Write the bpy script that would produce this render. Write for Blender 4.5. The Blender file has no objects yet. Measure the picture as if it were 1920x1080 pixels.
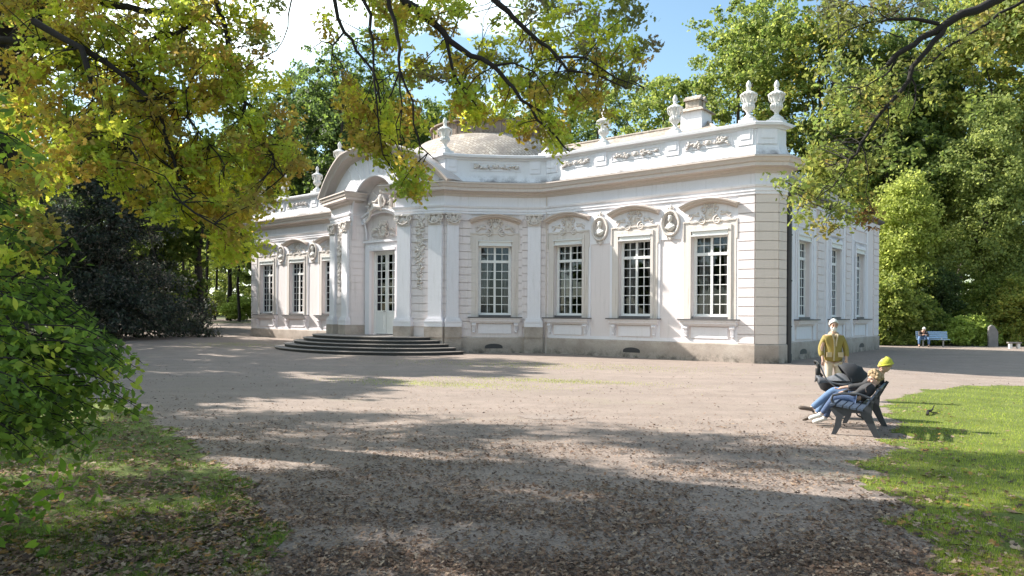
import bpy, bmesh, math, random
import numpy as np
from mathutils import Vector, Matrix, noise
random.seed(7)
RNG = np.random.default_rng(11)
S = bpy.context.scene
COL = S.collection
R = math.radians
EYE = 1.9
FPX, CX, HY = 1400.0, 960.0, 586.7

def at(px, py, Y):
    """point of the place seen at depth Y (metres) in that direction"""
    h = HY + .006 * (px - 960)
    return Vector(((px - CX) / FPX * Y, Y, EYE + (h - py) / FPX * Y))

def sm(t):
    t = min(1, max(0, t)); return t * t * (3 - 2 * t)

def ground(x, y):
    z = .17 * sm((-x - 6) / 12) * sm((y - 25) / 20)
    z -= .22 * sm((x - 11) / 6) * sm((33 - y) / 8)
    z += .75 * sm((y - 48) / 36) + .8 * sm((y - 85) / 80)
    return z

# ------------------------------------------------------------------ objects
def tag(o, label=None, cat=None, group=None, kind=None):
    if label: o['label'] = label
    if cat: o['category'] = cat
    if group: o['group'] = group
    if kind: o['kind'] = kind
    return o

def empty(name, loc=(0, 0, 0), rz=0, label=None, cat=None, group=None):
    o = bpy.data.objects.new(name, None); COL.objects.link(o)
    o.empty_display_size = .3
    o.location = loc; o.rotation_euler = (0, 0, rz)
    return tag(o, label, cat, group)

def link(name, me, mat, parent=None):
    o = bpy.data.objects.new(name, me); COL.objects.link(o)
    if mat: me.materials.append(mat)
    if parent: o.parent = parent
    return o

def copy_tree(o, parent=None):
    c = o.copy(); COL.objects.link(c)
    if parent is not None: c.parent = parent
    for ch in list(o.children): copy_tree(ch, c)
    return c

class MB:
    def __init__(s): s.v = []; s.f = []
    def add(s, vs, fs):
        b = len(s.v); s.v += [tuple(v) for v in vs]; s.f += [tuple(i + b for i in f) for f in fs]
    def box(s, x0, x1, y0, y1, z0, z1, M=None):
        vs = [(x, y, z) for z in (z0, z1) for y in (y0, y1) for x in (x0, x1)]
        if M: vs = [M @ Vector(v) for v in vs]
        s.add(vs, [(0, 2, 3, 1), (4, 5, 7, 6), (0, 1, 5, 4), (2, 6, 7, 3), (0, 4, 6, 2), (1, 3, 7, 5)])
    def tube(s, pts, rad, n=8, cap=True, flat=1.0):
        pts = [Vector(p) for p in pts]
        if not hasattr(rad, '__len__'): rad = [rad] * len(pts)
        b = len(s.v); up = Vector((0, 0, 1)); prev = None
        for i, p in enumerate(pts):
            d = (pts[min(i + 1, len(pts) - 1)] - pts[max(i - 1, 0)])
            if d.length < 1e-9: d = Vector((0, 0, 1))
            d.normalize()
            if prev is None:
                a = d.cross(up)
                if a.length < .1: a = d.cross(Vector((1, 0, 0)))
            else: a = prev - d * prev.dot(d)
            a.normalize(); prev = a; c = d.cross(a)
            for k in range(n):
                t = 2 * math.pi * k / n
                s.v.append(tuple(p + a * math.cos(t) * rad[i] + c * math.sin(t) * rad[i] * flat))
        for i in range(len(pts) - 1):
            for k in range(n):
                k2 = (k + 1) % n
                s.f.append((b + i * n + k, b + i * n + k2, b + (i + 1) * n + k2, b + (i + 1) * n + k))
        if cap:
            s.f.append(tuple(b + k for k in range(n))[::-1])
            s.f.append(tuple(b + (len(pts) - 1) * n + k for k in range(n)))
    def lathe(s, prof, c=(0, 0, 0), n=20, sx=1, sy=1):
        b = len(s.v)
        for r, z in prof:
            for k in range(n):
                t = 2 * math.pi * k / n
                s.v.append((c[0] + r * sx * math.cos(t), c[1] + r * sy * math.sin(t), c[2] + z))
        for i in range(len(prof) - 1):
            for k in range(n):
                k2 = (k + 1) % n
                s.f.append((b + i * n + k, b + i * n + k2, b + (i + 1) * n + k2, b + (i + 1) * n + k))
        s.f.append(tuple(b + k for k in range(n))[::-1])
        s.f.append(tuple(b + (len(prof) - 1) * n + k for k in range(n)))
    def ball(s, c, r, n=10, m=7, M=None):
        rx, ry, rz = r if hasattr(r, '__len__') else (r, r, r)
        b = len(s.v)
        for i in range(m + 1):
            ph = math.pi * i / m
            for k in range(n):
                t = 2 * math.pi * k / n
                v = Vector((rx * math.sin(ph) * math.cos(t), ry * math.sin(ph) * math.sin(t), rz * math.cos(ph)))
                if M: v = M @ v
                s.v.append((c[0] + v.x, c[1] + v.y, c[2] + v.z))
        for i in range(m):
            for k in range(n):
                k2 = (k + 1) % n
                s.f.append((b + i * n + k, b + (i + 1) * n + k, b + (i + 1) * n + k2, b + i * n + k2))
    def prism(s, poly, y0, y1):
        """poly of (x, z), extruded along y"""
        n = len(poly)
        vs = [(x, y0, z) for x, z in poly] + [(x, y1, z) for x, z in poly]
        s.add(vs, [tuple(range(n)), tuple(range(2 * n - 1, n - 1, -1))] +
              [(i, i + n, (i + 1) % n + n, (i + 1) % n) for i in range(n)])
    def build(s, name, mat, parent=None, smooth=False, ang=None):
        me = bpy.data.meshes.new(name); me.from_pydata(s.v, [], s.f)
        bm = bmesh.new(); bm.from_mesh(me)
        bmesh.ops.recalc_face_normals(bm, faces=bm.faces)
        if smooth:
            for f in bm.faces: f.smooth = True
            lim = R(ang or 40)
            for e in bm.edges:
                if len(e.link_faces) == 2 and e.calc_face_angle(0) > lim: e.smooth = False
        bm.to_mesh(me); bm.free()
        return link(name, me, mat, parent)

# ------------------------------------------------------------------ materials
class NT:
    def __init__(s, name):
        s.m = bpy.data.materials.new(name); s.m.use_nodes = True
        s.t = s.m.node_tree; s.n = s.t.nodes; s.l = s.t.links
        s.n.clear(); s.out = s.n.new('ShaderNodeOutputMaterial')
    def node(s, typ, ins=None, **kw):
        nd = s.n.new(typ)
        for k, v in kw.items(): setattr(nd, k, v)
        for k, v in (ins or {}).items():
            if isinstance(v, bpy.types.NodeSocket): s.l.new(v, nd.inputs[k])
            else: nd.inputs[k].default_value = v
        return nd
    def coord(s, which='Object'): return s.node('ShaderNodeTexCoord').outputs[which]
    def noise(s, scale, detail=4, rough=.6, vec=None, dist=0):
        return s.node('ShaderNodeTexNoise', {'Vector': vec or s.coord(), 'Scale': scale, 'Detail': detail, 'Roughness': rough, 'Distortion': dist}).outputs['Fac']
    def ramp(s, fac, stops):
        r = s.node('ShaderNodeValToRGB', {'Fac': fac}); e = r.color_ramp.elements
        while len(e) < len(stops): e.new(.5)
        for i, (p, c) in enumerate(stops):
            e[i].position = p; e[i].color = (*c, 1) if hasattr(c, '__len__') else (c, c, c, 1)
        return r.outputs['Color']
    def mix(s, fac, a, b, mode='MIX'):
        nd = s.node('ShaderNodeMix', data_type='RGBA', blend_type=mode)
        for k, v in ((0, fac), (6, a), (7, b)):
            if isinstance(v, bpy.types.NodeSocket): s.l.new(v, nd.inputs[k])
            else: nd.inputs[k].default_value = (*v, 1) if hasattr(v, '__len__') else v
        return nd.outputs[2]
    def math(s, op, a, b=0):
        return s.node('ShaderNodeMath', {0: a, 1: b}, operation=op).outputs[0]
    def bump(s, h, strength=.3, dist=.02):
        return s.node('ShaderNodeBump', {'Height': h, 'Strength': strength, 'Distance': dist}).outputs['Normal']
    def pbr(s, col, rough=.8, normal=None, **kw):
        ins = {'Base Color': col if isinstance(col, bpy.types.NodeSocket) else (*col, 1), 'Roughness': rough}
        if normal: ins['Normal'] = normal
        ins.update(kw)
        b = s.node('ShaderNodeBsdfPrincipled', ins)
        s.l.new(b.outputs[0], s.out.inputs[0]); return s.m

def plain(name, col, rough=.7, var=.12, scale=8, bump=.15, **kw):
    t = NT(name); n = t.noise(scale, 5)
    c = t.mix(n, tuple(x * (1 - var) for x in col), tuple(min(1, x * (1 + var)) for x in col))
    return t.pbr(c, rough, t.bump(t.noise(scale * 6, 3), bump, .01), **kw)

def plaster(name, col, dirt=(.34, .31, .27), amount=.35, base=None):
    t = NT(name)
    big = t.noise(.7, 6, .65); fine = t.noise(26, 5, .7)
    # rain streaks: noise squeezed vertically
    mp = t.node('ShaderNodeMapping', {'Vector': t.coord(), 'Scale': (5, 5, .35)}).outputs[0]
    st = t.noise(1.6, 5, .6, vec=mp)
    k = t.ramp(st, [(.52, 0), (.78, 1)])
    k = t.math('MULTIPLY', k, t.ramp(big, [(.4, 0), (.7, 1)]))
    k = t.math('MULTIPLY', k, amount)
    c = t.mix(big, tuple(x * .92 for x in col), tuple(min(1, x * 1.05) for x in col))
    c = t.mix(t.ramp(fine, [(.35, .94), (.65, 1)]), (0, 0, 0), c)
    c = t.mix(k, c, dirt)
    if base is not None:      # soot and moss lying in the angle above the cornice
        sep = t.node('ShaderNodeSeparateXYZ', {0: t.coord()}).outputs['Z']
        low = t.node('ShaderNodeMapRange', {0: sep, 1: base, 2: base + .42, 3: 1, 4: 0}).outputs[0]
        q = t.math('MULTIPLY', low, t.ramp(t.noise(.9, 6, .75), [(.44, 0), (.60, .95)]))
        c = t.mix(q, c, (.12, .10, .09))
    return t.pbr(c, .85, t.bump(fine, .25, .012))

M = {}
M['white'] = plaster('white_stucco', (.79, .765, .80), amount=.5)
M['cream'] = plaster('cream_stucco', (.75, .68, .675), amount=.75)
M['tan'] = plaster('tan_cornice', (.61, .53, .485), amount=.6)  # warm ground bounce under the cornice is put into this tan
M['bounce_warm'] = plaster('bounce_lit_corner_stucco', (.69, .60, .545), amount=.6)  # cream stucco with ground bounce on the chamfered corner put into its colour
M['carve'] = plaster('carved_stucco', (.66, .60, .56), dirt=(.34, .26, .18), amount=1.0)  # base leans tan: ground bounce on the reliefs is put into the colour
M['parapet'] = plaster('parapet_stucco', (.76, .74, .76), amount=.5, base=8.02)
M['urn'] = plaster('urn_stone', (.66, .64, .61), amount=.6)
M['paint'] = plain('window_paint', (.72, .72, .71), .45, .05, 3, .05)

def plinth_mat():
    t = NT('plinth_stone')
    big = t.noise(1.1, 6, .7); fine = t.noise(30, 4, .7)
    sep = t.node('ShaderNodeSeparateXYZ', {0: t.coord()}).outputs['Z']
    low = t.ramp(sep, [(.0, 1), (.55, 0)])
    c = t.ramp(big, [(.3, (.32, .265, .225)), (.5, (.46, .39, .34)), (.7, (.55, .485, .43))])
    k = t.math('MULTIPLY', low, t.ramp(t.noise(2.2, 6, .75), [(.42, 0), (.62, 1)]))
    c = t.mix(t.math('MULTIPLY', k, .95), c, (.075, .06, .045))
    c = t.mix(t.ramp(fine, [(.3, .75), (.7, 1)]), (.05, .045, .04), c)
    return t.pbr(c, .9, t.bump(fine, .5, .02))
M['plinth'] = plinth_mat()

def roof_mat():
    t = NT('roof_shingles')
    v = t.coord()
    br = t.node('ShaderNodeTexBrick', {'Vector': v, 'Scale': 1.0, 'Mortar Size': .012, 'Brick Width': .22, 'Row Height': .16,
        'Color1': (.46, .38, .30, 1), 'Color2': (.66, .58, .49, 1), 'Mortar': (.16, .12, .09, 1)})
    c = t.mix(t.ramp(t.noise(1.3, 6, .7), [(.38, 0), (.62, 1)]), br.outputs['Color'], (.27, .23, .20))
    c = t.mix(t.ramp(t.noise(9, 4, .7), [(.4, .6), (.6, 1)]), (.18, .14, .11), c)
    return t.pbr(c, .85, t.bump(br.outputs['Fac'], -.6, .03))
M['roof'] = roof_mat()

def planks_mat():
    t = NT('weathered_boards')
    mp = t.node('ShaderNodeMapping', {'Vector': t.coord(), 'Scale': (6, 6, .5)}).outputs[0]
    c = t.ramp(t.noise(1.2, 5, .7, vec=mp), [(.3, (.09, .06, .045)), (.5, (.22, .165, .13)), (.7, (.32, .26, .21))])
    return t.pbr(c, .85)
M['boards'] = planks_mat()
M['dark_metal'] = plain('dark_metal', (.035, .035, .04), .5, .2, 12)
M['lead'] = plain('lead_sheet', (.10, .095, .10), .55, .25, 9)
M['step'] = plain('step_stone', (.24, .21, .19), .8, .4, 5, .4)
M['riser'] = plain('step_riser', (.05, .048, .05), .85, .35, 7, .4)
M['bark'] = plain('bark', (.055, .043, .034), .95, .45, 14, .9)
M['bark_dark'] = plain('dark_bark', (.018, .014, .012), .95, .4, 20, .8)
M['skin'] = plain('skin', (.52, .33, .25), .55, .06, 30, .05, **{'Subsurface Weight': .1})
M['hair_white'] = plain('white_hair', (.70, .68, .65), .7, .15, 60, .5)
M['hair_blond'] = plain('blond_hair', (.36, .25, .14), .7, .3, 60, .6)
M['coat'] = plain('mustard_coat', (.26, .20, .05), .75, .12, 14, .35)
M['coat_trim'] = plain('beige_coat', (.46, .37, .24), .75, .12, 14, .35)
M['trousers'] = plain('beige_trousers', (.50, .43, .34), .8, .1, 14, .3)
M['jacket'] = plain('dark_jacket', (.030, .028, .030), .65, .25, 20, .4)
M['jacket_grey'] = plain('grey_jacket', (.075, .068, .065), .7, .3, 20, .4)
M['jeans'] = plain('blue_jeans', (.10, .17, .30), .8, .3, 14, .4)
M['jeans_dark'] = plain('dark_jeans', (.055, .09, .18), .8, .3, 14, .4)
M['shoe'] = plain('brown_shoe', (.09, .065, .05), .6, .2, 20)
M['shoe_white'] = plain('white_shoe', (.6, .6, .58), .6, .1, 20)
M['beanie'] = plain('yellow_knit', (.46, .44, .05), .85, .15, 40, .6)
M['bench'] = plain('blue_grey_bench_paint', (.055, .075, .115), .42, .15, 14, .15)
M['bench_leg'] = plain('bench_iron', (.030, .034, .042), .5, .2, 14, .15)
M['bench_pale'] = plain('pale_blue_bench_paint', (.22, .32, .45), .5, .1, 12, .1)
M['stroller'] = plain('stroller_fabric', (.020, .021, .026), .8, .3, 24, .3)
M['stroller_grey'] = plain('stroller_blanket', (.10, .105, .12), .85, .35, 14, .4)
M['rubber'] = plain('rubber', (.015, .015, .016), .7, .2, 20)
M['steel'] = plain('steel_tube', (.28, .28, .29), .35, .05, 10, 0, Metallic=1.0)
M['stele'] = plain('grey_stone', (.19, .175, .17), .85, .4, 4, .6)
M['scarf'] = plain('white_cloth', (.62, .62, .62), .8, .1, 20, .4)

def glass_mat():
    t = NT('window_glass')
    fr = t.node('ShaderNodeFresnel', {'IOR': 1.5}).outputs[0]
    bp = t.bump(t.noise(1.3, 2), .05, .02)
    gl = t.node('ShaderNodeBsdfGlossy', {'Color': (.36, .40, .50, 1), 'Roughness': .02, 'Normal': bp})
    tr = t.node('ShaderNodeBsdfTransparent', {'Color': (.8, .83, .86, 1)})
    mx = t.node('ShaderNodeMixShader', {0: t.math('ADD', fr, .03), 1: tr.outputs[0], 2: gl.outputs[0]})
    t.l.new(mx.outputs[0], t.out.inputs[0]); return t.m
M['glass'] = glass_mat()
M['curtain'] = plain('curtain_cloth', (.55, .48, .44), .9, .2, 6, .2)
M['interior'] = plain('room_shade', (.05, .045, .04), .9, .2, 2, .1)  # darkness of the unlit rooms put into the colour

def leaf_mat(name, trans=.5, rough=.6):
    t = NT(name)
    a = t.node('ShaderNodeAttribute', attribute_name='tint').outputs['Color']
    hs = t.node('ShaderNodeHueSaturation', {'Value': 2.0, 'Saturation': .98, 'Color': a}).outputs[0]
    p = t.node('ShaderNodeBsdfPrincipled', {'Base Color': a, 'Roughness': rough, 'Specular IOR Level': .35})
    tr = t.node('ShaderNodeBsdfTranslucent', {'Color': hs})
    mx = t.node('ShaderNodeMixShader', {0: trans, 1: p.outputs[0], 2: tr.outputs[0]})
    t.l.new(mx.outputs[0], t.out.inputs[0]); return t.m
M['leaf'] = leaf_mat('foliage')
M['needle'] = leaf_mat('dark_foliage', .12, .8)
M['litter'] = leaf_mat('fallen_leaf', .12, .85)
M['grassblade'] = leaf_mat('grass_blade', .35, .7)

# ------------------------------------------------------------------ leaves
QUAD = np.array([(-.0, -.5, 0), (.36, .02, .03), (0, .5, 0), (-.36, .02, .03)])
OAK = np.array([(0, -.5, 0), (.12, -.3, .02), (.24, -.16, .04), (.12, -.04, .02), (.34, .12, .06), (.16, .2, .03), (.2, .4, .03), (0, .5, 0),
                (-.2, .4, .03), (-.16, .2, .03), (-.34, .12, .06), (-.12, -.04, .02), (-.24, -.16, .04), (-.12, -.3, .02)])
LANCE = np.array([(0, -.5, 0), (.16, -.25, .03), (.24, .0, .05), (.15, .28, .03), (0, .5, -.03), (-.15, .28, .03), (-.24, 0, .05), (-.16, -.25, .03)])
SPRAY = np.array([(0, -.5, 0), (.10, -.2, .0), (.30, -.05, .05), (.12, .08, 0), (.22, .34, .04), (0, .5, 0), (-.2, .3, .04), (-.1, .1, 0), (-.32, .0, .05), (-.1, -.24, 0)])

def leaves(name, P, size, tint, mat, parent=None, shape=QUAD, up=.5, nrm=None, jit=.18):
    """one mesh of many small leaves at the points P"""
    P = np.asarray(P, float); n = len(P); k = len(shape)
    size = np.broadcast_to(size, (n,)) * RNG.uniform(.7, 1.3, n)
    N = RNG.normal(size=(n, 3)); N /= np.linalg.norm(N, axis=1)[:, None]
    if nrm is None: nrm = np.array([0, 0, 1.0])
    N = N * (1 - up) + np.asarray(nrm) * up; N /= np.linalg.norm(N, axis=1)[:, None]
    T = np.cross(N, RNG.normal(size=(n, 3))); T /= np.linalg.norm(T, axis=1)[:, None]
    B = np.cross(N, T)
    V = (P[:, None] + (shape[None, :, 0:1] * T[:, None] + shape[None, :, 1:2] * B[:, None] + shape[None, :, 2:3] * N[:, None]) * size[:, None, None])
    V = V.reshape(-1, 3)
    me = bpy.data.meshes.new(name)
    me.vertices.add(n * k); me.vertices.foreach_set('co', V.ravel())
    me.loops.add(n * k); me.loops.foreach_set('vertex_index', np.arange(n * k, dtype=np.int32))
    me.polygons.add(n); me.polygons.foreach_set('loop_start', np.arange(0, n * k, k, dtype=np.int32))
    me.polygons.foreach_set('loop_total', np.full(n, k, dtype=np.int32))
    tint = np.asarray(tint, float)
    C = tint[RNG.integers(0, len(tint), n)] if tint.shape[0] != n else tint.copy()
    C = C * RNG.uniform(1 - jit, 1 + jit, (n, 1))
    ca = me.color_attributes.new('tint', 'FLOAT_COLOR', 'POINT')
    cc = np.ones((n, k, 4)); cc[:, :, :3] = C[:, None, :3]
    ca.data.foreach_set('color', cc.ravel())
    me.update(calc_edges=True)
    return link(name, me, mat, parent)
# ------------------------------------------------------------------ sun, sky, camera
SUN_EL = R(36)
LX, LY = .937, -.348                      # horizontal travel of the light
sun = bpy.data.lights.new('sun', 'SUN'); sun.energy = 5.0; sun.angle = R(.53); sun.color = (1, .945, .86)
so = bpy.data.objects.new('sun', sun); COL.objects.link(so)
dirv = Vector((LX * math.cos(SUN_EL), LY * math.cos(SUN_EL), -math.sin(SUN_EL)))
so.rotation_euler = dirv.to_track_quat('-Z', 'Y').to_euler(); so.location = (-40, 20, 40)
W = bpy.data.worlds.new('World'); S.world = W; W.use_nodes = True
wt = W.node_tree; wn = wt.nodes; wl = wt.links; wn.clear()
wo = wn.new('ShaderNodeOutputWorld'); bg = wn.new('ShaderNodeBackground'); bg.inputs[1].default_value = .095
sky = wn.new('ShaderNodeTexSky'); sky.sky_type = 'NISHITA'; sky.sun_disc = False
sky.sun_elevation = SUN_EL; sky.sun_rotation = math.atan2(-LX, -LY); sky.air_density = 1.1; sky.dust_density = 1.0; sky.ozone_density = 1.2
tc = wn.new('ShaderNodeTexCoord')
mp = wn.new('ShaderNodeMapping'); mp.inputs['Location'].default_value = (.35, .1, .0); mp.inputs['Scale'].default_value = (1, 1, 1.9)
nz = wn.new('ShaderNodeTexNoise'); nz.inputs['Scale'].default_value = 2.3; nz.inputs['Detail'].default_value = 7; nz.inputs['Roughness'].default_value = .55
rp = wn.new('ShaderNodeValToRGB'); rp.color_ramp.elements[0].position = .50; rp.color_ramp.elements[1].position = .60
# clouds stand in the left half of the sky, the right half is clear
sx = wn.new('ShaderNodeSeparateXYZ'); mr = wn.new('ShaderNodeMapRange')
mr.inputs[1].default_value = .10; mr.inputs[2].default_value = -.02; mr.inputs[3].default_value = 0; mr.inputs[4].default_value = 1
mu = wn.new('ShaderNodeMath'); mu.operation = 'MULTIPLY'
mx = wn.new('ShaderNodeMix'); mx.data_type = 'RGBA'; mx.inputs[7].default_value = (13, 13.4, 14, 1)
wl.new(tc.outputs['Generated'], mp.inputs[0]); wl.new(mp.outputs[0], nz.inputs[0]); wl.new(nz.outputs['Fac'], rp.inputs[0])
wl.new(tc.outputs['Generated'], sx.inputs[0]); wl.new(sx.outputs['X'], mr.inputs[0])
wl.new(rp.outputs[0], mu.inputs[0]); wl.new(mr.outputs[0], mu.inputs[1])
wl.new(mu.outputs[0], mx.inputs[0]); wl.new(sky.outputs[0], mx.inputs[6]); tn = wn.new('ShaderNodeMix'); tn.data_type = 'RGBA'; tn.blend_type = 'MULTIPLY'; tn.inputs[0].default_value = 1; tn.inputs[7].default_value = (1.05, 1.15, 1.1, 1)
wl.new(mx.outputs[2], tn.inputs[6]); wl.new(tn.outputs[2], bg.inputs[0]); wl.new(bg.outputs[0], wo.inputs[0])
S.view_settings.view_transform = 'Standard'; S.view_settings.look = 'None'; S.view_settings.gamma = 1
S.view_settings.exposure = 1.24
cam = bpy.data.cameras.new('camera'); co = bpy.data.objects.new('camera', cam); COL.objects.link(co)
cam.sensor_width = 36; cam.lens = FPX / 1920 * 36
cam.shift_y = (HY - 540) / 1920; cam.clip_end = 900; cam.clip_start = .05
co.location = (0, 0, EYE); co.rotation_euler = (R(90), R(-.34), 0)
S.camera = co
S.render.resolution_x = 1024; S.render.resolution_y = 576

# ------------------------------------------------------------------ ground
def in_poly(x, y, poly):
    c = False; j = len(poly) - 1
    for i in range(len(poly)):
        xi, yi = poly[i]; xj, yj = poly[j]
        if (yi > y) != (yj > y) and x < (xj - xi) * (y - yi) / (yj - yi) + xi: c = not c
        j = i
    return c
LAWN_R = [(60, 20.5), (24, 21.6), (15.1, 22), (13.8, 21.4), (12.1, 20.2), (10.5, 18.8), (8.6, 16.9), (7.45, 14.8), (6.6, 12.6), (5.6, 11.0), (4.7, 9.57), (4.0, 8.3), (3.85, 7.6),
          (3.58, 6.77), (3.4, 5.94), (3.3, 5.3), (3.3, 3.5), (3.6, 1), (60, 1)]
LAWN_L = [(-70, 1), (-1.2, 1), (-1.5, 4), (-1.75, 5.36), (-1.83, 5.96), (-2.16, 6.9), (-2.7, 7.9), (-3.6, 9.3), (-5.2, 11.5), (-6.6, 13.6), (-10, 17), (-16, 22), (-30, 32), (-70, 48)]
def wob(x, y): return (noise.noise(Vector((x * 1.1, y * 1.1, 3))) * .45 + noise.noise(Vector((x * 4, y * 4, 9))) * .16,
                       noise.noise(Vector((x * 1.1, y * 1.1, 31))) * .45 + noise.noise(Vector((x * 4, y * 4, 19))) * .16)
def inside(x, y, poly):
    a, b = wob(x, y); return in_poly(x + a, y + b, poly)

def sheet(name, xs, ys, mat, dz=0, keep=None):
    vid = {}; vs = []; fs = []
    def vert(i, j):
        if (i, j) not in vid:
            vid[(i, j)] = len(vs); vs.append((xs[i], ys[j], ground(xs[i], ys[j]) + dz))
        return vid[(i, j)]
    for i in range(len(xs) - 1):
        for j in range(len(ys) - 1):
            if keep and not keep((xs[i] + xs[i + 1]) / 2, (ys[j] + ys[j + 1]) / 2): continue
            fs.append((vert(i, j), vert(i + 1, j), vert(i + 1, j + 1), vert(i, j + 1)))
    me = bpy.data.meshes.new(name); me.from_pydata(vs, [], fs)
    for p in me.polygons: p.use_smooth = True
    return link(name, me, mat)
def spaced(a, b, n, fine=None):
    return [a + (b - a) * i / n for i in range(n + 1)]

def gravel_mat():
    t = NT('gravel'); v = t.coord()
    big = t.noise(.16, 5, .6); mid = t.noise(1.4, 6, .7); fine = t.noise(42, 4, .8)
    vor = t.node('ShaderNodeTexVoronoi', {'Vector': v, 'Scale': 38}).outputs['Distance']
    c = t.ramp(mid, [(.3, (.245, .188, .155)), (.5, (.335, .262, .22)), (.72, (.415, .33, .28))])
    c = t.mix(t.ramp(big, [(.4, 0), (.65, .6)]), c, (.305, .24, .205))
    mp = t.node('ShaderNodeMapping', {'Vector': v, 'Scale': (.16, .75, 1), 'Rotation': (0, 0, R(-14))}).outputs[0]
    tr = t.ramp(t.noise(1.0, 5, .65, vec=mp), [(.40, 0), (.60, .55)])      # trodden tracks
    c = t.mix(tr, c, (.26, .205, .172))
    c = t.mix(t.ramp(fine, [(.36, .55), (.62, 1)]), (.11, .09, .075), c)
    # leaf crumbs trodden into the gravel
    cr = t.ramp(t.noise(15, 5, .75, dist=1.5), [(.56, 0), (.62, 1)])
    c = t.mix(t.math('MULTIPLY', cr, .6), c, (.13, .085, .055))
    # faint green film of moss in places
    ms = t.math('MULTIPLY', t.ramp(t.noise(.35, 6, .7), [(.56, 0), (.66, .55)]), t.ramp(t.noise(7, 4, .7), [(.4, 0), (.6, 1)]))
    c = t.mix(t.math('MULTIPLY', ms, .5), c, (.17, .20, .07))
    h = t.math('ADD', t.math('MULTIPLY', fine, .6), t.math('MULTIPLY', vor, .5))
    h = t.math('ADD', h, t.math('MULTIPLY', t.noise(5, 4), .9))
    return t.pbr(c, .92, t.bump(h, .55, .03))
def lawn_mat():
    t = NT('lawn_soil'); mid = t.noise(1.2, 6, .7); fine = t.noise(50, 4, .8)
    c = t.ramp(mid, [(.3, (.09, .12, .012)), (.5, (.17, .22, .022)), (.7, (.25, .28, .05))])
    c = t.mix(t.ramp(fine, [(.35, .3), (.65, 1)]), (.03, .04, .01), c)
    return t.pbr(c, .9, t.bump(fine, .8, .03))
def forest_mat():
    t = NT('forest_floor'); c = t.ramp(t.noise(.8, 6, .7), [(.3, (.035, .04, .015)), (.6, (.09, .10, .035)), (.8, (.15, .12, .07))])
    return t.pbr(c, .95, t.bump(t.noise(6, 5), .6, .1))
xs = [-260, -180, -120, -80] + spaced(-60, 60, 80) + [80, 120, 180, 260]
ys = [-60, -30, -15, -6] + spaced(0, 66, 66) + [80, 100, 130, 180, 260, 420]
tag(sheet('ground', xs, ys, gravel_mat()), kind='structure')
lm = lawn_mat()
tag(sheet('lawn_near_bench', spaced(2.9, 30, 226) + [40, 60], spaced(1, 24, 192), lm, .004, lambda x, y: inside(x, y, LAWN_R)), kind='structure').name = 'lawn'
tag(sheet('lawn', [-70, -50, -36] + spaced(-28, -1, 216), spaced(1, 34, 264), lm, .004, lambda x, y: inside(x, y, LAWN_L)), kind='structure')
def forest(x, y):
    w = noise.noise(Vector((x * .15, y * .15, 5))) * 2
    if x < -14: return y > 73 + w or (x < -30 + w - (y - 40) * .25 and y > 36)
    if x > 19: return y > 46.6 + w * .25 - .02 * (x - 20)
    return y > 70
tag(sheet('forest_floor', [-260, -180, -120, -90] + spaced(-70, 80, 100) + [110, 180, 260], spaced(34, 76, 84) + [90, 120, 180, 260, 420], forest_mat(), .006, forest), kind='structure')

# thin young grass coming through the gravel in front of the steps
def ring_pts(n, cx, cy, sx, sy):
    P = RNG.normal(size=(n, 2)) * (sx, sy); c, s_ = math.cos(R(-18)), math.sin(R(-18))
    return [(cx + x * c - y * s_, cy + x * s_ + y * c) for x, y in P]

BLADE = np.array([(-.10, 0, 0), (.10, 0, 0), (.02, 1, .0)])
def blades(name, pts, hgt, tint, lean=.35):
    pts = np.array([(x, y, ground(x, y) + .003) for x, y in pts]); n = len(pts)
    d = RNG.normal(size=(n, 3)) * lean; d[:, 2] = 1; d /= np.linalg.norm(d, axis=1)[:, None]
    a = RNG.uniform(0, 2 * math.pi, n); T = np.stack([np.cos(a), np.sin(a), np.zeros(n)], 1)
    h = (np.asarray(hgt) * RNG.uniform(.5, 1.3, n))[:, None, None]
    wd = np.clip(pts[:, 1] * .0011, .006, .03)[:, None, None] / h
    V = pts[:, None] + (BLADE[None, :, 0:1] * T[:, None] * wd * 2.2 + BLADE[None, :, 1:2] * d[:, None]) * h
    me = bpy.data.meshes.new(name)
    me.vertices.add(n * 3); me.vertices.foreach_set('co', V.ravel())
    me.loops.add(n * 3); me.loops.foreach_set('vertex_index', np.arange(n * 3, dtype=np.int32))
    me.polygons.add(n); me.polygons.foreach_set('loop_start', np.arange(0, n * 3, 3, dtype=np.int32)); me.polygons.foreach_set('loop_total', np.full(n, 3, dtype=np.int32))
    tint = np.asarray(tint); C = tint[RNG.integers(0, len(tint), n)] * RNG.uniform(.7, 1.3, (n, 1))
    C = C * np.array([1 + .55 * noise.noise(Vector((p[0] * .9, p[1] * .9, 3))) + .35 * noise.noise(Vector((p[0] * 4, p[1] * 4, 8))) for p in pts])[:, None]
    ca = me.color_attributes.new('tint', 'FLOAT_COLOR', 'POINT'); cc = np.ones((n, 3, 4)); cc[:, :, :3] = C[:, None]
    ca.data.foreach_set('color', cc.ravel()); me.update(calc_edges=True)
    return link(name, me, M['grassblade'])

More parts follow.
